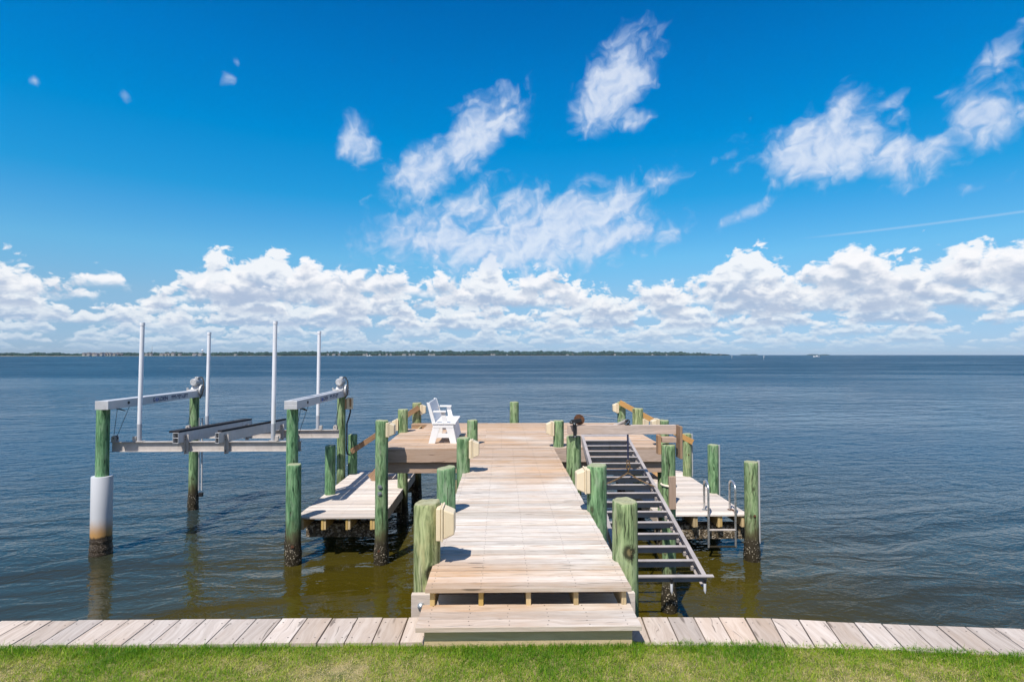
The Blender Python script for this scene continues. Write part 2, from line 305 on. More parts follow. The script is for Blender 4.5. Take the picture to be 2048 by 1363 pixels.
def sleeve_mat():
    m, t, p = mat('stained_pvc_sleeve')
    pos = t.node('ShaderNodeNewGeometry').outputs['Position']; z = t.sep(pos)[2]
    n = t.noise(t.vm('MULTIPLY', pos, (1, 1, .5)), 6., 5., .6)
    zz = t.m('ADD', z, t.m('MULTIPLY', t.m('SUBTRACT', n, .5), .16))
    cc = t.mix(t.mr(zz, .44, .86, .95, 0.), (.60, .61, .63), (.47, .25, .07))
    cc = t.mix(t.mr(zz, .38, .44, 1., 0.), cc, (.045, .032, .02))
    bn = t.vor(t.vm('MULTIPLY', pos, (1, 1, 1.4)), 34.)
    spk = t.m('MULTIPLY', t.mr(bn, .2, .42, 1., 0.), t.m('MULTIPLY', t.mr(zz, .35, .40, 1., 0.), t.mr(t.noise(pos, 8.), .38, .55)))
    cc = t.mix(t.m('MULTIPLY', spk, t.mr(z, .02, .12, .4, 1.)), cc, (.33, .26, .19))
    t.set(p.inputs['Base Color'], cc); p.inputs['Roughness'].default_value = .4
    t.set(p.inputs['Normal'], t.bump(t.m('MULTIPLY', spk, 1.), .015, .9))
    return m
M['sleeve'] = sleeve_mat()
def crust_mat():
    m, t, p = mat('barnacle_crust')
    pos = t.node('ShaderNodeNewGeometry').outputs['Position']; z = t.sep(pos)[2]
    v = t.vor(pos, 30., out='Color'); n = t.noise(pos, 12., 5., .7)
    cc = t.mix(t.mr(n, .35, .65), (.035, .026, .016), (.17, .125, .07))
    cc = t.mix(t.mr(t.sep(v)[0], .62, .85), cc, (.40, .34, .26))
    cc = t.mix(t.mr(z, .0, .10, .8, 0.), cc, (.02, .017, .01))
    t.set(p.inputs['Base Color'], cc); t.set(p.inputs['Roughness'], t.mr(z, 0., .2, .3, .85))
    t.set(p.inputs['Normal'], t.bump(t.vor(pos, 45.), .02, .8)); return m
M['crust'] = crust_mat()
def water_mat():
    m, t, p = mat('bay_water')
    pos = t.node('ShaderNodeNewGeometry').outputs['Position']
    X, Y, Z = t.sep(pos)
    flat = t.xyz(X, Y, 0.)
    ang = R(12); rx = t.m('MULTIPLY_ADD', X, math.cos(ang), t.m('MULTIPLY', Y, math.sin(ang))); ry = t.m('MULTIPLY_ADD', Y, math.cos(ang), t.m('MULTIPLY', X, -math.sin(ang)))
    wv = t.noise(flat, .25, 2., dims='2D')
    rip = t.xyz(t.m('MULTIPLY', rx, .5), t.m('MULTIPLY_ADD', wv, 1.2, ry), 0.)
    h1 = t.noise(t.vm('MULTIPLY', rip, (.38, 1., 1.)), .55, 2., .45, .3, dims='2D')     # lazy swell
    h2 = t.noise(rip, 2.1, 3., .55, .5, dims='2D')                                      # wind ripples
    h3 = t.noise(t.xyz(t.m('MULTIPLY', X, .7), Y, 0.), 9.5, 2., .5, .4, dims='2D')
    gust = t.noise(t.xyz(t.m('MULTIPLY', X, .30), t.m('MULTIPLY_ADD', X, .05, Y), 9.), .05, 4., .6)
    h4 = t.noise(rip, .75, 3., .62, .4, dims='2D'); h5 = t.noise(rip, .24, 3., .62, .3, dims='2D')
    chop = t.m('ADD', t.m('MULTIPLY', h4, t.mr(Y, 18., 60., 0., .95)), t.m('MULTIPLY', h5, t.mr(Y, 60., 220., 0., 3.0)))
    near = t.mr(Y, 10., 26.)
    calm = t.m('MULTIPLY', t.mr(gust, .38, .60, .40, 1.15), t.m('MULTIPLY_ADD', near, .85, .15))
    hh = t.m('ADD', t.m('MULTIPLY', h1, .15), t.m('MULTIPLY', t.m('ADD', chop, t.m('ADD', t.m('MULTIPLY', h2, .16), t.m('MULTIPLY', h3, .034))), calm))
    t.set(p.inputs['Normal'], t.bump(hh, 1.0, 1.0))
    murk = t.noise(flat, .14, 3.)
    far = t.mr(t.m('MULTIPLY_ADD', t.m('ABSOLUTE', t.m('SUBTRACT', X, .6)), .35, Y), 11., 34.)
    cc = t.mix(far, t.mix(t.m('MULTIPLY', t.mr(t.m('ABSOLUTE', t.m('SUBTRACT', X, .4)), 4.2, 8.5), t.mr(murk, .3, .6, .75, 1.)), t.mix(t.mr(murk, .35, .65), (.046, .036, .002), (.062, .049, .004)), (.028, .027, .010)), t.mix(t.mr(gust, .35, .62), (.004, .034, .062), (.006, .050, .094)))
    t.set(p.inputs['Base Color'], cc)
    p.inputs['IOR'].default_value = 1.333; t.set(p.inputs['Specular IOR Level'], t.mr(Y, 12., 40., .40, .56))
    rg = t.m('ADD', t.mr(Y, 9., 30., .05, .17), t.mr(Y, 25., 160., 0., .21))
    t.set(p.inputs['Roughness'], t.m('MULTIPLY', rg, t.mr(gust, .36, .62, .72, 1.1)))
    return m
M['water'] = water_mat()

# ------------------------------------------------------------------ mesh builder
class MB:
    def __init__(s): s.V = []; s.F = []; s.UV = []; s.Rn = []; s.Mi = []; s.S = []
    def face(s, idx, uv, rnd=.5, mi=0, smooth=False):
        s.F.append(tuple(idx)); s.UV.append(uv); s.Rn.append(rnd); s.Mi.append(mi); s.S.append(smooth)
    def hexa(s, c, mi=0, rnd=None):
        """8 corners: bottom 0-3 counter-clockwise seen from above, top 4-7"""
        rnd = random.random() if rnd is None else rnd
        c = [Vector(p) for p in c]; b = len(s.V); s.V += [tuple(p) for p in c]
        ax = [(c[1] - c[0]), (c[3] - c[0]), (c[4] - c[0])]; ln = [a.length for a in ax]
        o = sorted(range(3), key=lambda i: -ln[i]); d = [a.normalized() if a.length > 1e-9 else Vector((0, 0, 1)) for a in ax]
        for f in ((0, 3, 2, 1), (4, 5, 6, 7), (0, 1, 5, 4), (1, 2, 6, 5), (2, 3, 7, 6), (3, 0, 4, 7)):
            n = (c[f[1]] - c[f[0]]).cross(c[f[2]] - c[f[1]])
            n = n.normalized() if n.length > 1e-12 else Vector((0, 0, 1))
            k = max(range(3), key=lambda i: abs(n.dot(d[i]))); r = [i for i in o if i != k]
            uv = [((c[i] - c[0]).dot(d[r[0]]), (c[i] - c[0]).dot(d[r[1]]) + k * .37) for i in f]
            s.face([b + i for i in f], uv, rnd, mi)
    def box(s, lo, hi, mi=0, rnd=None):
        (x, y, z), (X, Y, Z) = lo, hi
        s.hexa([(x, y, z), (X, y, z), (X, Y, z), (x, Y, z), (x, y, Z), (X, y, Z), (X, Y, Z), (x, Y, Z)], mi, rnd)
    def cbox(s, c, d, mi=0, rnd=None):
        s.box([c[i] - d[i] / 2 for i in range(3)], [c[i] + d[i] / 2 for i in range(3)], mi, rnd)
    def beam(s, p0, p1, wd, ht, up=(0, 0, 1), mi=0, rnd=None):
        p0, p1 = Vector(p0), Vector(p1); a = (p1 - p0).normalized(); sd_ = a.cross(Vector(up)).normalized(); u = sd_.cross(a)
        q = lambda p, i, j: p + sd_ * (i * wd / 2) + u * (j * ht / 2)
        s.hexa([q(p0, -1, -1), q(p0, 1, -1), q(p1, 1, -1), q(p1, -1, -1), q(p0, -1, 1), q(p0, 1, 1), q(p1, 1, 1), q(p1, -1, 1)], mi, rnd)
    def prism(s, poly, vec, mi=0, rnd=None):
        """polygon (3-D points) pushed along vec, with caps"""
        rnd = random.random() if rnd is None else rnd
        poly = [Vector(p) for p in poly]; vec = Vector(vec)
        nrm = Vector((0, 0, 0))
        for i in range(len(poly)): nrm += poly[i].cross(poly[(i + 1) % len(poly)])
        if nrm.dot(vec) > 0: poly.reverse()
        n = len(poly); b = len(s.V); s.V += [tuple(p) for p in poly] + [tuple(p + vec) for p in poly]
        e = (poly[1] - poly[0]).normalized(); q = vec.normalized().cross(e)
        pl = [((p - poly[0]).dot(e), (p - poly[0]).dot(q)) for p in poly]
        s.face([b + i for i in range(n)], pl, rnd, mi); s.face([b + n + i for i in reversed(range(n))], pl[::-1], rnd, mi)
        acc = 0
        for i in range(n):
            j = (i + 1) % n; l = (poly[j] - poly[i]).length
            s.face([b + j, b + i, b + n + i, b + n + j], [(0, acc + l), (0, acc), (vec.length, acc), (vec.length, acc + l)], rnd, mi); acc += l
    def tube(s, pts, r, seg=12, mi=0, caps=True, rnd=None, closed=False, smooth=True):
        rnd = random.random() if rnd is None else rnd
        pts = [Vector(p) for p in pts]; n = len(pts); rad = r if isinstance(r, (list, tuple)) else [r] * n
        b = len(s.V); prev = None
        for i, p in enumerate(pts):
            if closed: t = pts[(i + 1) % n] - pts[i - 1]
            else: t = pts[min(i + 1, n - 1)] - pts[max(i - 1, 0)]
            t = t.normalized() if t.length > 1e-9 else Vector((0, 0, 1))
            if prev is None:
                a = Vector((1, 0, 0)) if abs(t.x) < .9 else Vector((0, 1, 0)); u = (a - t * a.dot(t)).normalized()
            else: u = (prev - t * prev.dot(t)).normalized()
            prev = u; v = t.cross(u)
            for k in range(seg):
                an = 2 * math.pi * k / seg; s.V.append(tuple(p + (u * math.cos(an) + v * math.sin(an)) * rad[i]))
        acc = 0
        for i in range(n if closed else n - 1):
            j = (i + 1) % n; l = (pts[j] - pts[i]).length
            for k in range(seg):
                k2 = (k + 1) % seg; w_ = 2 * math.pi * rad[i] / seg
                s.face((b + i * seg + k, b + i * seg + k2, b + j * seg + k2, b + j * seg + k), [(acc, k * w_), (acc, (k + 1) * w_), (acc + l, (k + 1) * w_), (acc + l, k * w_)], rnd, mi, smooth)
            acc += l
        if caps and not closed:
            cir = [(math.cos(2 * math.pi * k / seg) * .05, math.sin(2 * math.pi * k / seg) * .05) for k in range(seg)]
            c0 = len(s.V); s.V += s.V[b:b + seg] + s.V[b + (n - 1) * seg:b + n * seg]
            s.face([c0 + k for k in reversed(range(seg))], cir, rnd, mi); s.face([c0 + seg + k for k in range(seg)], cir, rnd, mi)
    def disc(s, c, r, nrm=(0, 0, 1), th=.004, seg=8, mi=0):
        c = Vector(c); nrm = Vector(nrm).normalized(); s.tube([c, c + nrm * th], r, seg, mi, True, .5, smooth=False)
    def build(s, name, mats, parent=None, bevel=0., label=None):
        me = bpy.data.meshes.new(name); me.from_pydata(s.V, [], s.F)
        uvl = me.uv_layers.new(name='UVMap'); uvl.data.foreach_set('uv', [x for f in s.UV for p in f for x in p])
        at = me.attributes.new('rnd', 'FLOAT', 'FACE'); at.data.foreach_set('value', s.Rn)
        me.polygons.foreach_set('material_index', s.Mi); me.polygons.foreach_set('use_smooth', s.S)
        for k in (mats if isinstance(mats, (list, tuple)) else [mats]): me.materials.append(M[k] if isinstance(k, str) else k)
        me.update()
        o = bpy.data.objects.new(name, me); COL.objects.link(o)
        if parent: o.parent = parent; o.matrix_parent_inverse = Matrix.Translation(parent.location).inverted() if parent.rotation_euler.z == 0 else parent.matrix_basis.inverted()
        if bevel:
            bv = o.modifiers.new('bevel', 'BEVEL'); bv.width = bevel; bv.segments = 2; bv.limit_method = 'ANGLE'; bv.angle_limit = R(50)
        if label: o['label'] = label
        return o
def thing(name, label, cat, loc=(0, 0, 0), group=None):
    o = bpy.data.objects.new(name, None); COL.objects.link(o); o.location = loc; o.empty_display_size = .2
    return tag(o, label, cat, group)
def tag(o, label, cat, group=None):
    o['label'] = label; o['category'] = cat
    if group: o['group'] = group
    return o
def struct(o, kind='structure'): o['kind'] = kind; return o
def one(mb, name, mats, label, cat, group=None, bevel=0.): return tag(mb.build(name, mats, None, bevel), label, cat, group)

# ------------------------------------------------------------------ water, lawn, sea wall
mb = MB(); S_ = 18000
ys = [-60, 0, 20, 60, 200, 800, 3000, 9000, S_]
xs = [-S_, -4000, -800, -150, -40, 0, 40, 150, 800, 4000, S_]
for i in range(len(ys)):
    for x in xs: mb.V.append((x, ys[i], 0))
nx = len(xs)
for i in range(len(ys) - 1):
    for j in range(nx - 1): mb.face((i * nx + j, i * nx + j + 1, (i + 1) * nx + j + 1, (i + 1) * nx + j), [(0, 0)] * 4)
struct(mb.build('water', 'water'))

# cap boards of the sea wall: pairs (far edge point, near edge point)
bd = []; YF, YN = atZ(400, 1237, GROUND).y, atZ(400, 1286, GROUND).y
for k in range(42):
    x = -.62 - .2275 * k; bd.append((Vector((x, YF, 0)), Vector((x, YN, 0))))
left_pairs = bd[::-1]
tp = [(1282.6, 1232.5), (1334.7, 1232.6), (1386.7, 1232.8), (1437, 1233.2), (1489, 1234), (1541.8, 1235.2), (1597, 1238), (1652, 1241), (1707.5, 1243.5), (1762.7, 1246), (1818, 1248), (1873, 1250), (1930, 1252), (1987.5, 1254.4), (2043, 1256.5)]
bt = [(1303, 1288), (1360, 1288), (1415.5, 1288.3), (1468.8, 1289), (1521, 1290), (1572, 1292), (1630.5, 1293), (1689.7, 1294.5), (1749, 1296.5), (1811, 1298.6), (1875, 1301.5), (1938, 1304.5), (2003, 1307.5), (2068, 1310.5), (2134, 1313.5)]
right_pairs = [(atZ(*a, GROUND), atZ(*b, GROUND)) for a, b in zip(tp, bt)]
dT = right_pairs[-1][0] - right_pairs[-4][0]; dB = right_pairs[-1][1] - right_pairs[-4][1]
for k in range(1, 24): right_pairs.append((right_pairs[14][0] + dT * (k / 3), right_pairs[14][1] + dB * (k / 3)))
mid_pairs = [left_pairs[-1], (Vector((-.56, YF, 0)), Vector((-.56, 4.86, 0))), (Vector((-.1, YF, 0)), Vector((-.1, 4.83, 0))), (Vector((.5, YF, 0)), Vector((.5, 4.83, 0))), (Vector((1.04, YF, 0)), Vector((1.06, 4.83, 0))), right_pairs[0]]
mb = MB()
for grp, sp in ((left_pairs, 1), (mid_pairs, 0), (right_pairs, 1)):
    for (a0, b0), (a1, b1) in zip(grp[:-1], grp[1:]):
        g0, g1 = .018 + random.random() * .020, .018
        jit = [random.uniform(-.006, .006) for _ in range(4)]; zt = GROUND + random.uniform(-.003, .003)
        A0, A1 = a0.lerp(a1, g0), a1.lerp(a0, g1); B0, B1 = b0.lerp(b1, g0), b1.lerp(b0, g1)
        A0, A1 = A0 + Vector((0, jit[0], 0)), A1 + Vector((0, jit[0], 0)); B0, B1 = B0 + Vector((0, jit[1], 0)), B1 + Vector((0, jit[1], 0))
        q = lambda p, z: (p.x, p.y, z)
        mb.hexa([q(B0, zt - .04), q(B1, zt - .04), q(A1, zt - .04), q(A0, zt - .04), q(B0, zt), q(B1, zt), q(A1, zt), q(A0, zt)])
        if sp:
            for fa in (.17, .83):
                for fb in (.18, .80):
                    p = (B0.lerp(B1, fa)).lerp(A0.lerp(A1, fa), fb + random.uniform(-.02, .02)); mb.disc((p.x, p.y, zt - .001), .0062, th=.0022, mi=1)
wall = thing('seawall', 'low wooden sea wall capped with weathered boards along the lawn edge', 'sea wall', (0, 5, 0))
mb.build('cap_boards', ['deck_grey', 'screw'], wall, .003)
mb = MB()
line = [p for p in (left_pairs + mid_pairs[1:-1] + right_pairs)]
for (a0, b0), (a1, b1) in zip(line[:-1], line[1:]):
    i = Vector((0, -.05, 0)); k = Vector((0, -.12, 0))
    P = [a0 + k, a1 + k, a1 + i, a0 + i]; z0, z1 = -1.5, GROUND - .046
    mb.hexa([(p.x, p.y, z0) for p in P] + [(p.x, p.y, z1) for p in P])
mb.build('sheet_wall', 'frame', wall)
mb = MB()
for (a0, b0), (a1, b1) in zip(line[:-1], line[1:]):
    i = Vector((0, .075, 0)); k = Vector((0, .03, 0))
    P = [b0 + k, b1 + k, b1 + i, b0 + i]; z0, z1 = GROUND - .24, GROUND - .045
    mb.hexa([(p.x, p.y, z0) for p in P] + [(p.x, p.y, z1) for p in P], rnd=.4)
mb.build('rim_board', 'rail_old', wall)

def edge_y(x):
    pts = [(-12, YN)] + [(b.x, b.y) for a, b in right_pairs if b.x > 1.2]
    return np.interp(x, [p[0] for p in pts], [p[1] for p in pts])
def lawn_mats():
    m, t, p = mat('lawn_soil'); pos = t.node('ShaderNodeNewGeometry').outputs['Position']
    n = t.noise(pos, 7., 6., .65); t.set(p.inputs['Base Color'], t.mix(t.mr(n, .35, .65), (.09, .11, .02), (.30, .25, .11))); p.inputs['Roughness'].default_value = .95
    t.set(p.inputs['Normal'], t.bump(t.noise(pos, 60., 4.), .02, .8)); M['soil'] = m
    m, t, p = mat('grass_blades'); a = t.node('ShaderNodeAttribute', attribute_name='tone', attribute_type='GEOMETRY').outputs['Fac']
    t.set(p.inputs['Base Color'], t.ramp(a, [(0, (.055, .185, .004)), (.35, (.17, .345, .006)), (.58, (.36, .44, .03)), (.75, (.62, .52, .20)), (1, (.78, .64, .38))]))
    p.inputs['Roughness'].default_value = .6; p.inputs['Specular IOR Level'].default_value = .3
    tr = t.node('ShaderNodeBsdfTranslucent'); t.set(tr.inputs[0], t.ramp(a, [(0, (.20, .36, .01)), (.6, (.42, .48, .04)), (1, (.6, .48, .24))]))
    mx = t.node('ShaderNodeMixShader'); mx.inputs[0].default_value = .40
    t.l.new(p.outputs[0], mx.inputs[1]); t.l.new(tr.outputs[0], mx.inputs[2]); t.l.new(mx.outputs[0], [n for n in t.n if n.type == 'OUTPUT_MATERIAL'][0].inputs[0]); M['grass'] = m
lawn_mats()
mb = MB(); gx = np.linspace(-14, 14, 57)
for x in gx: mb.V += [(x, -12, 2.025), (x, float(edge_y(x)) + .03, 2.025)]
for i in range(len(gx) - 1): mb.face((2 * i, 2 * i + 2, 2 * i + 3, 2 * i + 1), [(0, 0)] * 4)
struct(mb.build('ground', 'soil'))
def vnoise(x, y, s, seed):
    r = np.random.default_rng(seed); g = r.random((64, 64)); X = (x * s) % 63; Y = (y * s) % 63
    i, j = X.astype(int), Y.astype(int); fx, fy = X - i, Y - j; fx = fx * fx * (3 - 2 * fx); fy = fy * fy * (3 - 2 * fy)
    return (g[i, j] * (1 - fx) + g[i + 1, j] * fx) * (1 - fy) + (g[i, j + 1] * (1 - fx) + g[i + 1, j + 1] * fx) * fy
def grass():
    n = 300000
    x = rng.uniform(-6.5, 7.2, n); dpt = rng.random(n) ** 1.25 * 1.9; y = edge_y(x) + .015 + .035 * (vnoise(x + 20, x * 0 + 3, 6., 9) - .35) + .03 * (vnoise(x + 20, x * 0 + 9, 23., 12) - .5) - dpt
    patch = .55 * vnoise(x + 20, y + 20, 1.6, 1) + .3 * vnoise(x + 20, y + 20, 5.5, 2) + .15 * vnoise(x + 20, y + 20, 14, 3)
    lush = np.clip((.5 - patch) * 2.2 + np.clip(.34 - dpt, 0, .34) * 2.1, -1, 1)
    tone = np.clip(.50 - lush * .46 + rng.normal(0, .16, n) + (rng.random(n) < .10) * .32, 0, 1)
    h = (.022 + .020 * rng.random(n)) * (1 + .45 * lush) * np.where(tone > .68, .75, 1.0)
    h *= 1 + .7 * (rng.random(n) < .03)
    an = rng.uniform(0, 2 * np.pi, n); lean = np.abs(rng.normal(.75, .40, n)) + (tone > .68) * .5
    wd = rng.uniform(.0011, .0022, n)
    ca, sa = np.cos(an), np.sin(an); bx, by = -sa * wd, ca * wd
    z0 = 2.018
    V = np.zeros((n, 5, 3)); m1, m2 = h * .55, h
    l1, l2 = lean * h * .35, lean * h * 1.05
    V[:, 0] = np.stack([x - bx, y - by, np.full(n, z0)], 1); V[:, 1] = np.stack([x + bx, y + by, np.full(n, z0)], 1)
    V[:, 2] = np.stack([x - bx * .8 + ca * l1, y - by * .8 + sa * l1, z0 + m1], 1); V[:, 3] = np.stack([x + bx * .8 + ca * l1, y + by * .8 + sa * l1, z0 + m1], 1)
    V[:, 4] = np.stack([x + ca * l2, y + sa * l2, z0 + m2 * np.sqrt(np.clip(1.15 - lean * .5, .25, 1))], 1)
    b = np.arange(n)[:, None] * 5
    T = np.concatenate([b + [0, 1, 3], b + [0, 3, 2], b + [2, 3, 4]], 1).reshape(-1, 3)
    me = bpy.data.meshes.new('grass'); me.vertices.add(n * 5); me.vertices.foreach_set('co', V.ravel())
    nt = len(T); me.loops.add(nt * 3); me.loops.foreach_set('vertex_index', T.ravel().astype(np.int32))
    me.polygons.add(nt); me.polygons.foreach_set('loop_start', (np.arange(nt) * 3).astype(np.int32)); me.update(calc_edges=True)
    at = me.attributes.new('tone', 'FLOAT', 'POINT'); at.data.foreach_set('value', np.repeat(tone, 5))
    me.materials.append(M['grass']); o = bpy.data.objects.new('grass', me); COL.objects.link(o); struct(o, 'stuff')
    o['label'] = 'short green and straw coloured lawn grass along the sea wall'
grass()

# ------------------------------------------------------------------ pilings
def piling(x, y, top, rad, label, olive=0., lean=(0, 0), cut=(0, 0), group='round green treated wooden pilings of the dock', bolts=(), strip=None, sleeve=None, knot=(0., -9.)):
    """olive 0 = blue green, 1 = yellowish; lean in metres over the height; cut = slope of the sawn top"""
    root = thing('piling', label, 'piling', (x, y, 0), group)
    seg = 40; zs = list(np.arange(-.6, .6, .035)) + list(np.arange(.6, top - .03, .11)) + [top - .022, top - .008, top]
    r0 = np.random.default_rng(int(abs(x * 971 + y * 577 + top * 77)) + 3)
    ph = r0.random(4) * 6.28; mbp = MB(); ncap = len(zs)
    for i, z in enumerate(zs):
        rr = rad * (1 + .03 * (top - z) / max(top, 1)) * (1 + .012 * math.sin(z * 2.3 + ph[0]))
        if i >= ncap - 2: rr -= (.004 if i == ncap - 2 else .012)
        for k in range(seg):
            a = 2 * math.pi * k / seg
            q = rr * (1 + .016 * math.sin(2 * a + ph[1] + z * .4) + .010 * math.sin(5 * a + ph[2] - z) + .006 * math.sin(9 * a + ph[3] + 2.1 * z))
            if z < .5 and sleeve is None: q += max(0, r0.normal(.004, .008)) * min(1, (.5 - z) * 4) + .012 * min(1, (.5 - z) * 3)
            zz = z + (.004 * math.sin(3 * a + ph[0]) + .003 * math.sin(7 * a + ph[2]) if i >= ncap - 3 else 0) + (math.cos(a) * cut[0] + math.sin(a) * cut[1]) * (rad if i >= ncap - 4 else 0)
            mbp.V.append((math.cos(a) * q + lean[0] * z / top, math.sin(a) * q + lean[1] * z / top, zz))
    for i in range(ncap - 1):
        for k in range(seg):
            k2 = (k + 1) % seg; mbp.face((i * seg + k, i * seg + k2, (i + 1) * seg + k2, (i + 1) * seg + k), [(0, 0)] * 4, smooth=(i < ncap - 3))
    c0 = len(mbp.V); mbp.V += mbp.V[(ncap - 1) * seg:ncap * seg]; mbp.face([c0 + k for k in range(seg)], [(0, 0)] * seg)
    o = mbp.build('post', 'piling'); o.parent = root; o['olive'] = float(olive); o['knot_x'] = float(knot[0]); o['knot_z'] = float(knot[1])
    if bolts:
        for (bx, bz, br, mi) in bolts:
            b = MB()
            c_ = Vector((x + bx + lean[0] * bz / top, y - math.sqrt(max(rad * rad - bx * bx, 0)) - .004, bz))
            b.disc(c_, br, (bx * 3, -1, 0), .012, 14, mi); b.disc(c_ + Vector((0, -.012, 0)), br * .5, (bx * 3, -1, 0), .014, 6, mi)
            b.build('bolt_head', ['zinc', 'rust'], root)
    if strip:
        s_ = MB(); s_.tube([(x + rad + .022, y + .01, strip[0]), (x + rad + .022 + lean[0], y + .01, strip[1])], .030, 12); s_.build('rub_strip', 'strip_grey', root)
    if sleeve:
        s_ = MB(); zz = list(np.arange(-.5, .45, .03)) + [.6, .9, sleeve[1] - .01, sleeve[1]]
        rs = [sleeve[0] + (max(0, r0.normal(.01, .008)) if z < .34 else 0) for z in zz]; rs[-1] -= .004
        s_.tube([(x, y, z) for z in zz], rs, 44); s_.build('sleeve', 'sleeve', root)
    return root
def pil(px, pyt, Y, rad, label, **k):
    p = atY(px, pyt, Y); return p, piling(p.x, p.y, p.z, rad, label, **k)
P = {}
def PIL(key, *a, **k): P[key], _ = pil(*a, **k)
PIL('L1', 854.5, 1003, 5.70, .128, 'nearest left walkway piling, yellow-green and knotty, carrying a beige box by the steps', olive=.95, cut=(.10, .0), knot=(.055, 2.30))
PIL('L2', 892.5, 934, 7.45, .121, 'bare dark green piling between the first and second beige boxes left of the walkway', olive=.12, cut=(.12, 0))
PIL('L3', 926.5, 874.5, 10.0, .116, 'third piling up the left walkway edge, wavy grain, with a beige box facing the walk', olive=.25, cut=(.03, 0))
PIL('L4', 945, 839.5, 13.1, .122, 'bare piling at the inner platform corner just right of the white bench', olive=.25)
PIL('C1', 764, 840, 12.25, .132, 'tall left corner piling of the upper platform with two round zinc bolts', olive=.28, bolts=[(-.005, 1.64, .045, 0), (-.01, 1.50, .045, 0), (-.02, .30, .03, 1)], cut=(-.03, 0))
PIL('B1', 806, 818, 15.2, .133, 'mossy piling on the left platform edge behind the tall bolted corner piling', olive=.5)
PIL('B2', 834, 805, 17.35, .136, 'weathered grey-brown piling at the far left platform corner with the stair handrail', olive=.95)
PIL('B3', 1028.5, 803, 17.6, .137, 'lone piling on the far platform edge straight ahead against open water', olive=.45)
PIL('B4', 1243, 803, 17.45, .128, 'far right platform corner piling under the top of the honey-coloured handrail', olive=.55)
PIL('B5', 1275.5, 816, 15.6, .145, 'pale greyish piling rising behind the middle of the winch beam', olive=.85)
PIL('B6', 1326, 839.5, 12.8, .128, 'green piling just behind the right end of the winch beam', olive=.4)
PIL('R4', 1117, 840.5, 12.7, .117, 'right walkway piling with a beige box, left of the rusty winch wheel', olive=.35)
PIL('R3', 1147.5, 871, 10.25, .132, 'stout piling under the winch at the left end of the winch beam', olive=.45)
PIL('R2', 1193.5, 929, 7.5, .125, 'swirly green piling with a beige box beside the aluminium ramp', olive=.15, cut=(.06, 0))
PIL('R1', 1249.5, 1000, 5.72, .127, 'nearest right walkway piling, pale green with one big dark knot', olive=.62, cut=(-.02, .03), knot=(.012, 2.49))
PIL('W1', 1336.5, 888.5, 9.9, .116, 'slim piling standing in the water under the right end of the winch beam', olive=.35)
PIL('Q3', 1374, 866.5, 16.5, .122, 'far piling of the right lower dock at the foot of the honey-coloured handrail', olive=.6, strip=(.9, 2.13), bolts=[(0, 1.55, .02, 1)])
PIL('Q2', 1426, 888.5, 14.5, .130, 'middle piling along the outer edge of the right lower dock', olive=.15, strip=(.55, 2.12))
PIL('Q1', 1502, 922.5, 12.3, .145, 'front outer piling of the right lower dock with rust streaks beside the swim ladder', olive=.5, strip=(.35, 2.13), bolts=[(.0, .98, .028, 1)])
PIL('K1', 588.5, 927.5, 12.25, .143, 'short bright green piling at the front corner of the left lower dock', olive=.02, bolts=[(.03, .40, .035, 1)])
PIL('K2', 661, 890, 14.5, .128, 'short middle piling along the outer edge of the left lower dock', olive=.05, cut=(.03, .03))
PIL('K3', 705.5, 868, 17.0, .132, 'short shaded piling at the foot of the left brown handrail', olive=.1)
LZ = 3.22
G2 = 'tall green pilings that carry the boat lift beams'
def LP(key, px, Y, rad, label, **k):
    p = atY(px, 800, Y); P[key] = p; piling(p.x, p.y, LZ, rad, label, group=G2, **k)
LP('F1', 207, 12.95, .132, 'tall lift piling wearing a wide white plastic sleeve in the water', sleeve=(.208, 1.72), olive=.0)
LP('F2', 585.5, 13.05, .128, 'tall front lift piling behind the short bright green dock piling', olive=.0)
LP('F3', 389, 16.6, .120, 'far outer lift piling with thin pipes down its right side', olive=.3)
LP('F4', 683, 16.85, .121, 'far inner lift piling with a beige switch box and black conduit', olive=.42)

# ------------------------------------------------------------------ pier
pier = thing('pier', 'weathered wooden pier with a long walkway leading to a wide platform', 'pier', (.25, 11, DECK))
def planks(mb, x0, x1, y0, y1, top, w=.1365, gap=.0065, th=.038, screws=(), skip=None, jit=.004):
    y = y0
    while y + w <= y1 + .02:
        segs = [(x0, x1)]
        if skip: segs = skip(y, y + w, x0, x1)
        for a, b in segs:
            dz = random.uniform(-.0018, .0018); a2 = a + random.uniform(-jit, jit); b2 = b + random.uniform(-jit, jit)
            tl = random.uniform(-.0012, .0012); g = .0065 + gap * random.uniform(.2, 1.4); bow = random.uniform(-.002, .002)
            z = top + dz
            mb.hexa([(a2, y + bow, z - th), (b2, y - bow, z - th), (b2, y + w - g + .0055 - bow, z - th), (a2, y + w - g + .0055 + bow, z - th), (a2, y + bow, z - tl), (b2, y - bow, z - tl), (b2, y + w - g + .0055 - bow, z + tl), (a2, y + w - g + .0055 + bow, z + tl)])
            for sx in screws:
                if a + .03 < sx < b - .03:
                    for f in (.25, .75): mb.disc((sx + random.uniform(-.008, .008), y + w * f, z - .002), .0055, th=.0032, seg=6, mi=1)
        y += w + gap
WX0, WX1 = -.668, 1.145
jx = [WX0 + .06, -.18, .24, .66, WX1 - .06]
mb = MB(); planks(mb, WX0, WX1, atZ(1050, 1175.5, DECK).y, 12.53, DECK, screws=jx)
mb.build('walkway_deck', ['deck', 'screw'], pier, .0025)
PX0, PX1, PY0, PY1 = -2.655, 3.63, 12.55, 17.12
NL, NR = -2.17, 3.15
def notch(y0, y1, a, b):
    if y1 > 15.95 and y0 < 16.74: return [(NL, NR)]
    return [(a, 1.6), (1.604, b)] if int(y0 * 7) % 2 else [(a, -.4), (-.396, b)]
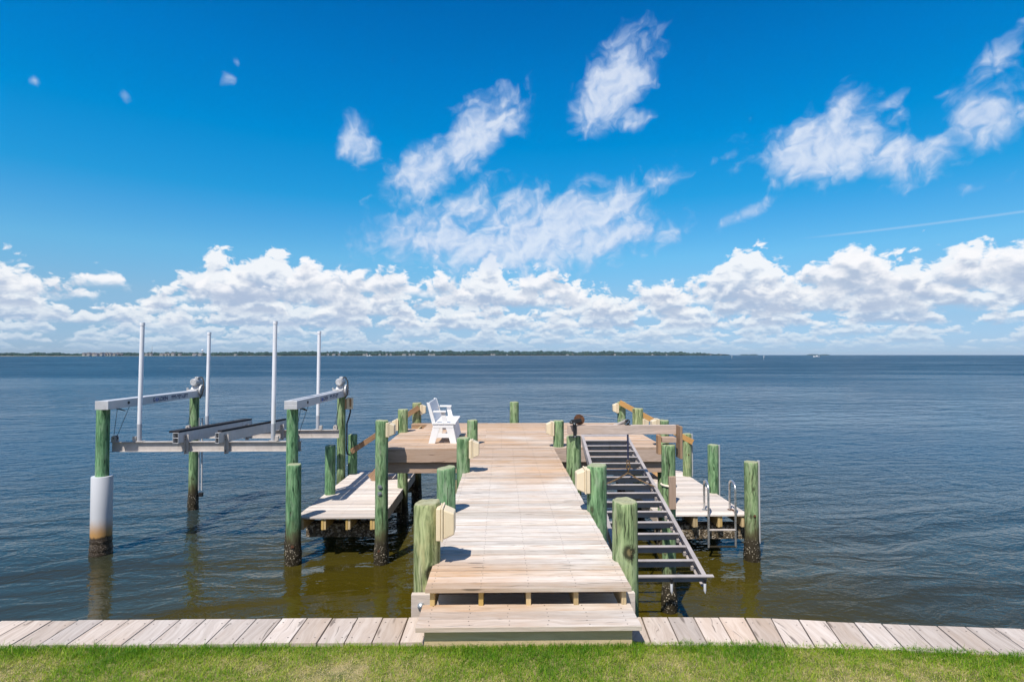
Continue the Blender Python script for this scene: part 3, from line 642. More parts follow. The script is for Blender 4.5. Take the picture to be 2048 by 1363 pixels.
mb = MB(); planks(mb, PX0, PX1, PY0, PY1, DECK, screws=[-2.5, -1.9, -1.3, -.7, 0, .6, 1.2, 1.9, 2.6, 3.5], skip=notch)
mb.build('platform_deck', ['deck', 'screw'], pier, .0025)
for x in jx:                                                          # joists whose ends show over the step
    mb = MB(); mb.box((x - .021, 5.07, DECK - .225), (x + .021, 12.5, DECK - .043)); mb.build('joist', 'joist', pier, .002)
mb = MB(); mb.box((-.86, 5.50, 1.70), (1.285, 5.56, 2.135)); o = mb.build('cap_beam', 'lowdeck', pier, .003)
for z in (2.03, 1.86):
    mb = MB(); mb.tube([(-.765, 5.50, z), (-.765, 5.485, z), (-.765, 5.470, z), (-.765, 5.462, z)], [.036, .034, .024, .008], 16); mb.build('carriage_bolt', 'zinc', pier)
for i, yb in enumerate((7.62, 10.2)):
    mb = MB(); mb.box((-.86, yb + .14, 1.85), (1.285, yb + .20, 2.15)); mb.build('cap_beam', 'frame', pier)
for x0, x1 in ((PX0 + .02, WX0 - .01), (WX1 + .01, PX1 - .02)):
    mb = MB(); mb.box((x0, PY0 - .012, DECK - .31), (x1, PY0 + .028, DECK - .042)); mb.build('fascia_board', 'fascia', pier, .003)
    mb = MB(); mb.box((x0 + .05, PY0 + .075, DECK - .56), (x1, PY0 + .20, DECK - .315)); mb.build('front_beam', 'fascia', pier, .003)
for x in (PX0 + .005, PX1 - .045):
    mb = MB(); mb.box((x, PY0 + .03, DECK - .30), (x + .04, 15.93, DECK - .042)); mb.build('side_board', 'fascia', pier, .003)
mb = MB(); mb.box((PX0 + .02, PY1 - .03, DECK - .31), (PX1 - .02, PY1 + .01, DECK - .042)); mb.build('back_board', 'fascia', pier)
for x in np.linspace(PX0 + .3, PX1 - .3, 11):
    mb = MB(); mb.box((x - .02, PY0 + .21, DECK - .24), (x + .02, PY1 - .04, DECK - .043)); mb.build('joist', 'joist', pier)
for yb in (15.0, 17.05):
    mb = MB(); mb.box((PX0, yb + (.15 if yb < 16 else .02), DECK - .54), (PX1, yb + (.21 if yb < 16 else .08), DECK - .315)); mb.build('cap_beam', 'frame', pier)
for s in (-1, 1):                                                     # lining boards of the stair openings
    mb = MB(); xa, xb = (PX0 + .02, NL) if s < 0 else (NR, PX1 - .02); mb.box((xa, 16.755, DECK - .30), (xb, 16.79, DECK - .042)); mb.build('trim_board', 'rail_old', pier)

# entry step
step = thing('entry_step', 'wide low wooden step in front of the walkway, edged by the lawn', 'step', (.25, 4.9, GROUND))
HS = CAM.z - 2.205; sx0, sx1 = atZ(831, 1252.5, HS).x, atZ(1284.5, 1252.5, HS).x
mb = MB(); y0 = atZ(1050, 1252.6, HS).y
for k in range(3):
    ya = y0 + k * .1435; mb.box((sx0 + random.uniform(-.003, .003), ya, HS - .040), (sx1 + random.uniform(-.003, .003), ya + .1385, HS + random.uniform(-.001, .001)))
    for x in np.linspace(sx0 + .1, sx1 - .1, 6):
        for f in (.25, .75): mb.disc((x + random.uniform(-.01, .01), ya + .1385 * f, HS - .001), .0055, th=.003, seg=6, mi=1)
mb.build('tread', ['deck', 'screw'], step, .003)
mb = MB(); mb.box((sx0 + .065, y0 + .055, GROUND - .075), (sx1 - .065, y0 + .093, HS - .042)); mb.build('riser', 'joist', step, .003)
for x in (sx0 + .066, sx1 - .104):
    mb = MB(); mb.box((x, y0 + .097, GROUND + .006), (x + .038, y0 + .42, HS - .043)); mb.build('side_board', 'frame', step)

# lower docks
def lower_dock(x0, x1, y0, y1, jpx, label, crust):
    root = thing('lower_dock', label, 'dock', ((x0 + x1) / 2, y0, LOW), 'low side docks beside the platform')
    mb = MB(); planks(mb, x0, x1, y0, y1, LOW, screws=[x0 + .1, (x0 + x1) / 2, x1 - .1]); mb.build('deck', ['lowdeck', 'screw'], root, .0025)
    for px in jpx:
        x = atY(px, 1045, y0).x; mb = MB(); mb.box((x - .05, y0 + .03, LOW - .285), (x - .002, y1 - .05, LOW - .043)); mb.box((x + .002, y0 + .035, LOW - .28), (x + .05, y1 - .05, LOW - .043)); mb.build('joist', 'joist', root, .003)
    for yb in (y0 + (.19 if crust else .52), y1 - 2.6, y1 - .4):
        mb = MB(); mb.box((x0 + .06, yb, .33), (x1 - .02, yb + .07, LOW - .29)); mb.box((x0 + .06, yb + .23, .33), (x1 - .02, yb + .30, LOW - .29)); mb.build('cross_beam', 'crust', root, .004)
    mb = MB(); mb.box((x1 - .045 if x0 < 0 else x0, y0 + .06, LOW - .25), (x1 - .005 if x0 < 0 else x0 + .04, y1 - .05, LOW - .044)); mb.build('side_board', 'deck_grey', root, .003)
    return root
lower_dock(atZ(594, 1031, LOW).x, -2.58, 12.45, 17.5, (601, 646, 695, 744), 'low wooden dock on the left, reaching towards the boat lift under its shadow', 0)
lower_dock(3.42, atZ(1496, 1027, LOW).x, 12.49, 17.45, (1345, 1392, 1441.5, 1489), 'low wooden dock on the right, with a swim ladder at its near end', 1)
# barnacle crust on the cross beams that show below the docks
# stairs with handrails
def stairs(s, label, railmat, r0, r1, cap):
    xa = NL - .02 if s < 0 else NR + .02
    root = thing('stairs', label, 'stairs', (xa, 16.3, LOW), 'short wooden stairs between platform and low docks')
    n = 7; rise = (DECK - LOW) / (n + 1); run = .20
    for k in range(n):
        mb = MB(); x = xa + s * (run * k + .02); z = DECK - rise * (k + 1)
        a, b = sorted((x, x + s * .225)); mb.box((a, 16.02, z - .038), (b, 16.70, z)); mb.build('tread', 'fascia', root, .003)
    for y in (15.975, 16.715):
        mb = MB(); mb.beam((xa + s * .0, y, DECK - .30), (xa + s * (run * n + .05), y, LOW + .06), .036, .26); mb.build('stringer', 'rail_old' if s < 0 else 'rail', root, .003)
    mb = MB(); mb.beam(r0, r1, .04, .15, up=(0, 0, 1)); mb.build('handrail', railmat, root, .004)
    if cap:
        mb = MB(); mb.beam(Vector(r0) + Vector((.0, .05, .085)), Vector(r1) + Vector((0, .05, .085)), .13, .036); mb.build('rail_cap', railmat, root, .004)
stairs(-1, 'brown stairs with a sloping brown handrail down to the left low dock', 'rail_old', atY(838, 814, 17.15), atY(702, 903, 16.82), False)
stairs(1, 'stairs with a bright honey-coloured handrail down to the right low dock', 'rail', atY(1239, 804, 17.25), atY(1386, 884, 16.33), False)

# ------------------------------------------------------------------ beige piling boxes
def dock_box(key, s, py, label, hgt=.31, dyy=0.):
    """a square beige box on the side of a piling: s=+1 looks to the right"""
    p = P[key]; c_ = atY(1024, py, p.y); z = c_.z; rad = .115
    root = thing('piling_box', label, 'box', (p.x + s * rad, p.y + dyy, z), 'beige plastic boxes on the pilings')
    x0 = p.x + s * (rad - .01); y = p.y + dyy - .02; h = hgt / 2; d = .115
    def slab(xa, xb, ha, hb, da, db):
        a = [(xa, y - da, z - ha), (xa, y + da, z - ha), (xa, y + da, z + ha), (xa, y - da, z + ha)]
        b = [(xb, y - db, z - hb), (xb, y + db, z - hb), (xb, y + db, z + hb), (xb, y - db, z + hb)]
        m_ = MB(); c8 = a + b if s < 0 else b + a
        m_.V = c8; r_ = .5
        for f in ((0, 1, 2, 3), (4, 7, 6, 5), (0, 4, 5, 1), (1, 5, 6, 2), (2, 6, 7, 3), (3, 7, 4, 0)): m_.face(f, [(0, 0)] * 4)
        return m_
    slab(x0, x0 + s * .045, h, h, d, d).build('back_plate', 'beige', root, .008)
    slab(x0 + s * .048, x0 + s * .068, h * 1.04, h * 1.04, d * 1.05, d * 1.05).build('gasket_rim', 'beige', root, .006)
    slab(x0 + s * .069, x0 + s * .175, h * .93, h * .66, d * .95, d * .78).build('cover', 'beige', root, .012)
dock_box('L1', 1, 1039, 'nearest beige box, on the yellow-green knotty piling left of the steps', .31, -.03)
dock_box('L3', 1, 896, 'beige box on the wavy-grained third piling left of the walkway')
dock_box('R2', -1, 959, 'beige box on the swirly green piling right of the walkway')
dock_box('R4', -1, 856, 'beige box on the walkway piling left of the rusty winch wheel')
dock_box('C1', 1, 857.5, 'beige box near the top of the tall bolted corner piling', .30)
dock_box('B1', -1, 848, 'beige box facing the water, just right of the tall bolted corner piling', .30)
dock_box('B2', 1, 818, 'small beige box at the far left platform corner behind the white bench', .29)
dock_box('B4', -1, 815.5, 'beige box at the top of the honey-coloured handrail', .29)
dock_box('B5', 1, 848, 'beige box on the pale greyish piling behind the winch beam', .29)
dock_box('B6', -1, 850, 'beige box seen edge on above the right end of the winch beam', .29)

# ------------------------------------------------------------------ white bench
bench = thing('bench', 'white painted wooden bench with armrests and a tall back on the platform', 'bench', (-1.3, 13.9, DECK))
by0, by1 = 13.2, 14.65
bx = lambda px, Y=by0: atY(px, 850, Y).x
X = dict(lf=bx(857), lf2=bx(870), lt=bx(866.5), lt2=bx(881), rt=bx(891.5), rt2=bx(905), rf=bx(901), rf2=bx(913.5))
SZ = DECK + .475
def side(yy, vis):
    m_ = MB()
    m_.prism([(X['lf'], yy, DECK), (X['lf2'], yy, DECK), (X['lt2'], yy, SZ - .045), (X['lt'], yy, SZ - .045)], (0, .04, 0))
    m_.prism([(X['rf'], yy, DECK), (X['rf2'], yy, DECK), (X['rt2'] + .01, yy, SZ - .045), (X['rt'] - .02, yy, SZ - .045)], (0, .04, 0))
    m_.prism([(X['lf'] + .095, yy + .004, DECK + .13), (X['rf2'] - .095, yy + .004, DECK + .13), (X['rf2'] - .115, yy + .004, DECK + .23), (X['lf'] + .115, yy + .004, DECK + .23)], (0, .034, 0))
    m_.box((X['lt'] + .0, yy - .004, SZ - .115), (X['rt2'] + .02, yy + .036, SZ - .036)); return m_
side(by0, 1).build('end_frame', 'paint', bench, .003); side(by1 - .04, 1).build('end_frame', 'paint', bench, .003)
mb = MB()
for k in range(4):
    xa = X['lt'] - .02 + k * .135; mb.box((xa, by0 - .02, SZ - .033), (xa + .13, by1 + .02, SZ))
mb.build('seat', 'paint', bench, .004)
mb = MB(); mb.prism([(X['rt2'] + .02, by0 + .045, SZ - .04), (X['rt2'] - .005, by0 + .045, SZ - .04), (X['rf2'] - .03, by0 + .045, DECK + .06), (X['rf2'] - .003, by0 + .045, DECK + .06)], (0, by1 - by0 - .09, 0)); mb.build('front_panel', 'paint', bench, .003)
mb = MB(); bt_, bb_ = bx(855.5), bx(868)
d_ = Vector((bt_ - bb_, 0, .93 - .43)); n_ = Vector((d_.z, 0, -d_.x)).normalized()
b0_ = Vector((bb_, 0, DECK + .43))
for f0, f1 in ((.12, .50), (.54, 1.0)):
    pa, pb = b0_ + d_ * f0, b0_ + d_ * f1
    mb.prism([(pa.x, by0 + .05, pa.z), (pb.x, by0 + .05, pb.z), (pb.x + n_.x * .03, by0 + .05, pb.z + n_.z * .03), (pa.x + n_.x * .03, by0 + .05, pa.z + n_.z * .03)], (0, by1 - by0 - .1, 0))
mb.build('backrest', 'paint', bench, .003)
for yy in (by0 - .002, by1 - .04):
    mb = MB(); mb.prism([(b0_.x - .035, yy, b0_.z - .02), (b0_.x + .055, yy, b0_.z - .02), (b0_.x + d_.x + .04, yy, b0_.z + d_.z + .0), (b0_.x + d_.x - .03, yy, b0_.z + d_.z + .015)], (0, .042, 0)); mb.build('back_post', 'paint', bench, .003)
    mb = MB(); mb.box((b0_.x - .02, yy - .035, DECK + .715), (bx(892), yy + .085, DECK + .75)); mb.build('armrest', 'paint', bench, .004)
    mb = MB(); mb.prism([(bx(890), yy + .005, DECK + .714), (bx(881), yy + .005, DECK + .714), (bx(885), yy + .005, SZ + .001), (bx(895), yy + .005, SZ + .001)], (0, .034, 0)); mb.build('arm_post', 'paint', bench, .003)

# ------------------------------------------------------------------ boat lift
lift = thing('boat_lift', 'aluminium four-post boat lift with two carpeted bunks and white guide poles', 'boat lift', (-6.8, 14.7, 0))
BZ0, BZ1 = LZ + .003, LZ + .19
def fontmesh(txt, size, loc, name, m, parent, xs_=1.0):
    cu = bpy.data.curves.new(name, 'FONT'); cu.body = txt; cu.size = size; cu.extrude = .0015; cu.offset = .004
    to = bpy.data.objects.new(name, cu); COL.objects.link(to)
    me = bpy.data.meshes.new_from_object(to.evaluated_get(bpy.context.evaluated_depsgraph_get())); bpy.data.objects.remove(to)
    me.materials.clear(); me.materials.append(M[m]); me.transform(Matrix.Diagonal((xs_, 1, 1, 1)))
    me.transform(Matrix.Translation(loc) @ Matrix.Rotation(R(90), 4, 'Z') @ Matrix.Rotation(R(90), 4, 'X'))
    o = bpy.data.objects.new(name, me); COL.objects.link(o); o.parent = parent; o.matrix_parent_inverse = Matrix.Translation(parent.location).inverted()
    return o
def fit_text(txt, y0, y1, x, z, h, name, m, parent):
    o = fontmesh(txt, h / .7, (0, 0, 0), name, m, parent)
    ysv = [v.co.y for v in o.data.vertices]; k = (y1 - y0) / (max(ysv) - min(ysv)); a = min(ysv)
    for v in o.data.vertices: v.co.y = y0 + (v.co.y - a) * k; v.co.x += x; v.co.z += z
    return o
def top_beam(xc, twin):
    ya, yb = 12.62, 16.95
    bm = MB()
    if twin:
        bm.box((xc - .14, ya, BZ0), (xc - .03, yb, BZ1)); bm.box((xc + .03, ya, BZ0), (xc + .14, yb, BZ1)); bm.box((xc - .142, ya - .006, BZ0 - .002), (xc + .142, ya + .01, BZ1 - .085)); bm.box((xc - .142, ya - .006, BZ1 - .080), (xc + .142, ya + .01, BZ1 + .002))
    else: bm.box((xc - .14, ya, BZ0), (xc + .14, yb, BZ1)); bm.box((xc - .144, ya - .006, BZ0 - .003), (xc + .144, ya + .01, BZ1 + .003))
    b = bm.build('top_beam', 'alum_bright', lift, .006)
    xf = xc + .1405; zt = BZ0 + .045; hh = .098
    fit_text('G', 14.22, 14.31, xf, zt, hh, 'lettering', 'ink', b); fit_text('LDEN', 14.45, 14.84, xf, zt, hh, 'lettering', 'ink', b); fit_text('888-909-LIFT', 15.0, 15.78, xf, zt, hh, 'lettering', 'ink', b)
    lg = MB(); cy, cz = 14.38, zt + .043
    lg.tube([(xf + .001, cy + math.cos(a) * .043, cz + math.sin(a) * .040) for a in np.linspace(0, 2 * math.pi, 20, endpoint=False)], .0075, 6, closed=True)
    lg.tube([(xf + .001, cy - .05 + k * .012, cz - .01 + .018 * math.sin(k * .9)) for k in range(10)], .008, 6); lg.build('emblem', 'ink_blue', b)
    # cable sheave hole, dark bracket under the near end
    k = MB(); k.disc((xf - .001, 13.30, BZ0 + .10), .034, (1, 0, 0), .012, 16); k.build('sheave', 'black', b); k = MB(); k.prism([(xc + .06, ya + .38, BZ0 - .001), (xc + .20, ya + .30, BZ0 - .001), (xc + .20, ya + .52, BZ0 - .075)], (-.05, 0, -.004)); k.build('sheave_bracket', 'black', b)
    # drive: base plate, gearbox, motor drum, round gear cover, conduit
    g = MB(); yg = 16.35; zb = BZ1
    g.box((xc - .17, yg - .10, zb + .001), (xc + .12, yg + .33, zb + .03)); g.hexa([(xc - .11, yg, zb + .03), (xc + .12, yg, zb + .03), (xc + .12, yg + .28, zb + .03), (xc - .11, yg + .28, zb + .03), (xc - .07, yg + .05, zb + .14), (xc + .10, yg + .05, zb + .14), (xc + .10, yg + .22, zb + .14), (xc - .07, yg + .22, zb + .14)])
    g.disc((xc - .17, yg - .02, zb + .03), .03, th=.05, seg=10)
    g.build('gearbox', 'motor', lift, .008)
    g = MB(); g.tube([(xc + .0, yg - .06, zb + .235), (xc + .0, yg - .03, zb + .235), (xc + .0, yg + .30, zb + .235), (xc + .0, yg + .33, zb + .235)], [.085, .105, .105, .08], 18); g.tube([(xc, yg + .02, zb + .14), (xc, yg + .02, zb + .2)], .05, 10)
    g.box((xc - .01, yg + .05, zb + .33), (xc + .085, yg + .2, zb + .385)); g.build('motor', 'motor', lift, .006)
    g = MB(); g.tube([(xc + .15, yg + .12, zb - .01), (xc + .19, yg + .12, zb - .01)], [.17, .165], 28); g.tube([(xc + .19, yg + .12, zb - .01), (xc + .215, yg + .12, zb - .01)], [.05, .04], 12); g.build('gear_cover', 'motor', lift, .006)
    g = MB(); pts = [(xc + .05, yg + .16, zb + .37), (xc + .13, yg + .17, zb + .36), (xc + .20, yg + .14, zb + .25), (xc + .235, yg + .06, zb + .06), (xc + .23, yg - .02, zb - .12), (xc + .17, yg + .0, zb - .22)]
    g.tube(pts, .020, 8); g.build('conduit', 'black', lift)
    return b
XL, XR = atY(203.5, 806, 12.62).x, atY(581.5, 806, 12.62).x
top_beam(XL, False); top_beam(XR, True)
CF, CB = 13.20, 16.25                                                 # near and far cradle beams
czF, czB = atY(600, 881.5, CF).z, atY(640, 859, CB).z
xcl, xcr = atY(224.5, 890, CF).x, atY(602, 890, CF).x
def ibeam(y, zt):
    bm = MB(); h, t, fw = .225, .013, .12
    prof = [(-fw / 2, zt), (-fw / 2, zt - t), (-t / 2, zt - t), (-t / 2, zt - h + t), (-fw / 2, zt - h + t), (-fw / 2, zt - h), (fw / 2, zt - h), (fw / 2, zt - h + t), (t / 2, zt - h + t), (t / 2, zt - t), (fw / 2, zt - t), (fw / 2, zt)]
    bm.prism([(xcl, y + a, z) for a, z in prof], (xcr - xcl, 0, 0)); b = bm.build('cradle_beam', 'alum', lift)
    for x in (xcl + .06, xcr - .10):                                  # pulley cheeks
        k = MB()
        for yy in (y - .05, y + .035):
            k.prism([(x - .055, yy, zt + .001)] + [(x + .055 * math.cos(a), yy, zt + .085 + .055 * math.sin(a)) for a in np.linspace(math.pi, 0, 9)] + [(x + .055, yy, zt + .001)], (0, .015, 0))
        k.tube([(x, y - .06, zt + .08), (x, y + .06, zt + .08)], .014, 8, mi=1); k.tube([(x, y - .02, zt + .08), (x, y + .02, zt + .08)], .05, 14, mi=1); k.build('pulley', ['alum', 'black'], b)
    return b
ibeam(CF, czF); ibeam(CB, czB)
def guide(px, pyt, Y, zc, lab=None):
    p = atY(px, pyt, Y); zt = p.z; g = thing('guide_pole', lab, 'guide pole', (p.x, Y, zc), 'white plastic guide poles on the boat lift')
    ln = (0.03 if px < 500 else .02)
    m_ = MB(); m_.tube([(p.x - ln, Y, zc + .40), (p.x, Y, zt - .06)], .047, 16); m_.build('tube', 'pvc', g)
    m_ = MB(); m_.tube([(p.x, Y, zt - .07), (p.x, Y, zt)], .054, 16); m_.build('cap', 'pvc', g)
    m_ = MB(); m_.tube([(p.x - ln, Y, zc + .01), (p.x - ln, Y, zc + .40)], .049, 16); m_.build('lower_sleeve', 'pvc_grey', g)
    m_ = MB(); s = -1 if px < 500 else 1; m_.box((p.x - ln - .10, Y - .06, zc + .001), (p.x - ln + .10, Y + .06, zc + .016)); m_.box((min(p.x - ln + s * .055, p.x - ln + s * .13), Y - .05, zc + .016), (max(p.x - ln + s * .055, p.x - ln + s * .13), Y + .03, zc + .12)); m_.build('foot_bracket', 'alum', g, .005)
guide(285, 645, CF, czF, 'leftmost white guide pole, near outer end of the lift cradle')
guide(418.5, 664, CB, czB, 'second white guide pole from the left, behind the left bunk')
guide(550.5, 642, CF, czF, 'third white guide pole from the left, the tallest, beside the right bunk')
guide(638.5, 662, CB, czB, 'rightmost white guide pole, standing at the far inner end of the lift')
def bunk(f, w_, b, lab):
    pf = atY(f[0], f[1], 12.85); pb = atY(b[0], b[1], 16.55); hb = .235
    pf = Vector((pf.x, pf.y, czF + hb + .005)); pb = Vector((pb.x, pb.y, czB + hb - .02 + .03))
    g = MB(); a = (pb - pf).normalized(); up = Vector((0, 0, 1)); s = a.cross(up).normalized(); t = .008
    def wall(o0, o1, z0, z1):
        q = lambda p, o, z: p + s * o + up * (z - hb)
        g.hexa([q(pf, o0, z0), q(pf, o1, z0), q(pb, o1, z0), q(pb, o0, z0), q(pf, o0, z1), q(pf, o1, z1), q(pb, o1, z1), q(pb, o0, z1)])
    wall(-w_ / 2, -w_ / 2 + t, 0, hb); wall(w_ / 2 - t, w_ / 2, 0, hb); wall(-w_ / 2 + t, w_ / 2 - t, 0, t); wall(-w_ / 2 + t, w_ / 2 - t, hb - t, hb); wall(-w_ / 2 + t, w_ / 2 - t, hb / 2 - .004, hb / 2 + .004)
    o = g.build('bunk', 'alum_bright', lift, .002, lab)
    g = MB(); cw = .10 if lab else .01; k0 = pf + a * (.03 if lab else .12); k1 = pb - a * .02
    q = lambda p, o_, z: p + s * o_ + up * z
    g.hexa([q(k0, -w_ / 2 - cw, .001), q(k0, w_ / 2 + .006, .001), q(k1, w_ / 2 + .006, .001), q(k1, -w_ / 2 - cw, .001), q(k0, -w_ / 2 - cw, .045), q(k0, w_ / 2 + .006, .045), q(k1, w_ / 2 + .006, .045), q(k1, -w_ / 2 - cw, .045)]); g.build('carpet', 'carpet', o, .006)
    for Y, zc, hi in ((CF, czF, 1), (CB, czB, 1)):                    # angle brackets to the cradle
        f_ = (Y - pf.y) / (pb.y - pf.y); p = pf.lerp(pb, f_)
        k = MB(); k.box((p.x + w_ / 2 + .001, Y - .13, zc - .27), (p.x + w_ / 2 + .012, Y - .065, zc + .17)); k.box((p.x + w_ / 2 + .012, Y - .075, zc - .27), (p.x + w_ / 2 + .075, Y - .065, zc + .17))
        for z in (-.2, .06, .12): k.disc((p.x + w_ / 2 + .012, Y - .10, zc + z), .012, (1, 0, 0), .01, 8, 1)
        k.build('bracket', ['alum', 'black'], o)
bunk((351, 863), .125, (500, 843), 'outer bunk with a wide black carpet top')
bunk((434, 864), .085, (570, 843), None)
mb = MB()
for xb in (XL, XR):
    xx = xb + .11
    for (y0_, zt, zc, Yc) in ((13.0, BZ0, czF, CF), (16.2, BZ0, czB, CB)):
        for dy_, dx_ in ((.0, 0.), (.34 if Yc < 14 else -.30, .05)):
            xe = (xcl + .06 if xb == XL else xcr - .10)
            c_ = MB(); c_.tube([(xx + dx_ - .02, y0_ + dy_, zt + .02), (xe + .02 * (1 if dy_ else -1), Yc + (.02 if dy_ else -.02), zc + .09)], .0055, 6); c_.build('cable', 'black', lift)
for px_, d_ in ((398.5, 0), (403.5, .03)):
    p = atY(px_, 835, 16.62); q = atY(px_ + .5, 980, 16.62); m_ = MB(); m_.tube([(p.x, p.y + d_, p.z), (p.x + .01, p.y + d_, q.z)], .022, 10); m_.build('guide_pipe', 'alum_bright', lift)
p = atY(402, 988, 16.62); m_ = MB(); m_.cbox((p.x, p.y, p.z), (.11, .08, .12)); m_.build('pipe_clamp', 'black', lift, .01)
# switch box on the far inner lift piling
p = atY(700, 806, 16.7); sb = thing('switch_box', 'beige electric switch box with black conduit on the far inner lift piling', 'switch box', tuple(p))
m_ = MB(); m_.cbox((p.x + .0, p.y, p.z), (.16, .13, .33)); m_.build('case', 'beige', sb, .01)
m_ = MB(); m_.cbox((p.x + .03, p.y - .075, p.z + .02), (.05, .018, .24)); m_.build('door_edge', 'rail_old', sb, .004)
m_ = MB(); m_.cbox((p.x - .115, p.y + .02, p.z - .02), (.075, .05, .30)); m_.build('mounting_block', 'rail_old', sb, .006)
m_ = MB(); pts = [(p.x + .01, p.y, p.z - .16), (p.x + .012, p.y, p.z - .25), (p.x - .03, p.y, p.z - .42), (p.x - .085, p.y, p.z - .58), (p.x - .09, p.y, p.z - 1.35), (p.x - .06, p.y - .02, p.z - 1.46), (p.x + .02, p.y, p.z - 1.5)]
m_.tube(pts, .022, 8); m_.build('conduit', 'black', sb)

# ------------------------------------------------------------------ winch frame
fr = thing('winch_gantry', 'heavy wooden cross beam on two pilings above the aluminium ramp', 'winch frame', (2.1, 10.1, 2.98))
yB = 10.05
b0, b1 = atY(1136, 858.5, yB), atY(1352.5, 858.5, yB); zb0, zb1 = atY(1250, 868, yB).z, atY(1250, 850, yB).z
mb = MB(); mb.box((b0.x, yB, zb0), (b1.x, yB + .09, zb1)); mb.build('beam', 'fascia', fr, .004)
p1, p2 = atY(1321, 882, 9.95), atY(1351, 882, 9.95)
mb = MB(); mb.box((p1.x + .01, 9.86, 2.897), (p2.x - .01, 10.04, zb0 - .035)); mb.build('spacer_block', 'fascia', fr, .004)
mb = MB(); mb.box((p1.x - .055, 9.9, zb0 - .33), (p1.x + .0, 10.04, zb0 - .003)); mb.build('side_cheek', 'rail_old', fr, .004)
mb = MB(); mb.box((b1.x + .003, 9.84, zb0 - .40), (b1.x + .045, 10.10, zb1 + .003)); mb.build('side_cheek', 'rail_old', fr, .004)
s1, s2 = atY(1337, 952, 9.78), atY(1351, 1017, 9.78)
mb = MB(); mb.box((s1.x, 9.74, s2.z), (s2.x, 9.86, s1.z)); mb.build('splice_post', 'fascia', fr, .004)
zs_ = atY(1330, 972, 9.8).z; c_ = P['W1']
mb = MB(); mb.tube([(c_.x + .122 * math.cos(a), c_.y + .122 * math.sin(a), zs_ - .012 * math.cos(a)) for a in np.linspace(0, 2 * math.pi, 28, endpoint=False)], .022, 6, closed=True); mb.build('strap_band', 'band', fr)
win = thing('winch', 'black hand winch with a rusty round reel on the left end of the beam', 'winch', (1.35, 10.1, 2.98))
wc = atY(1158.5, 838.5, yB + .05); wb = atY(1150, 870, yB - .03); wm = atY(1148, 845, yB - .03)
mb = MB(); mb.tube([wc + Vector((0, -.055, 0)), wc + Vector((0, -.045, 0))], .088, 28); mb.tube([wc + Vector((0, .045, 0)), wc + Vector((0, .055, 0))], .088, 28); mb.tube([wc + Vector((0, -.046, 0)), wc + Vector((0, .046, 0))], .060, 20); mb.build('reel', 'rust', win)
mb = MB(); mb.tube([wc + Vector((0, -.075, 0)), wc + Vector((0, -.054, 0))], .022, 12); mb.build('hub_bolt', 'zinc', win)
mb = MB(); mb.prism([(wm.x - .022, yB - .035, wm.z), (wm.x + .04, yB - .035, wm.z + .01), (wb.x + .028, yB - .035, wb.z - .04), (wb.x - .028, yB - .035, wb.z - .04)], (0, .03, 0)); mb.prism([(wm.x - .08, yB - .03, wm.z - .01), (wm.x - .05, yB - .03, wm.z + .05), (wc.x + .02, yB - .03, wc.z + .03), (wc.x + .04, yB - .03, wc.z - .03), (wm.x, yB - .03, wm.z - .025)], (0, .024, 0)); mb.tube([(wm.x - .055, yB - .08, wm.z + .01), (wm.x - .055, yB - .02, wm.z + .01)], .026, 12); mb.build('bracket', 'black', win, .004)
for d in ((-.055, .02), (.0, -.01)):
    mb = MB(); mb.tube([(wm.x + d[0], yB - .092, wm.z + d[1]), (wm.x + d[0], yB - .04, wm.z + d[1])], .012, 10); mb.build('bolt_head', 'zinc', win)
mb = MB(); mb.tube([(wb.x, yB - .045, wb.z - .02), (wb.x, yB - .03, wb.z - .02)], .012, 10); mb.build('bolt_head', 'zinc', win)
hk = thing('hoist_pulley', 'black hook pulley with a slanted grey plate on the middle of the beam', 'pulley', (2.2, 10.1, 3.17))
h0 = atY(1255.5, 843, yB + .02)
mb = MB(); mb.tube([h0 + Vector((.034 * math.cos(a) - .005, 0, .034 * math.sin(a))) for a in np.linspace(3.0, -1.9, 14)], .012, 8); mb.box((h0.x - .045, yB + .0, zb1 + .001), (h0.x + .045, yB + .07, zb1 + .012)); mb.tube([(h0.x + .012, yB + .03, zb1 + .01), (h0.x + .014, yB + .02, h0.z - .02)], .014, 8); mb.tube([h0 + Vector((-.02, -.02, .012)), h0 + Vector((-.02, .02, .012))], .022, 12); mb.build('hook', 'black', hk)
pa, pb = atY(1233, 850.2, yB + .07), atY(1252, 840, yB + .05)
mb = MB(); mb.beam(pa + Vector((-.05, 0, 0)), pb, .05, .03); mb.prism([pa + Vector((-.06, .0, -.005)), pb + Vector((.0, 0, .02)), pb + Vector((.02, 0, -.05)), pa + Vector((.03, 0, -.012))], (0, .02, 0)); mb.build('plate', 'alum', hk, .003)
ca = wc + Vector((.03, 0, .085))
mb = MB(); mb.tube([ca, h0 + Vector((-.02, .0, .035))], .003, 5); one(mb, 'winch_rope', 'alum', 'thin winch rope stretched from the reel to the hook pulley', 'rope')

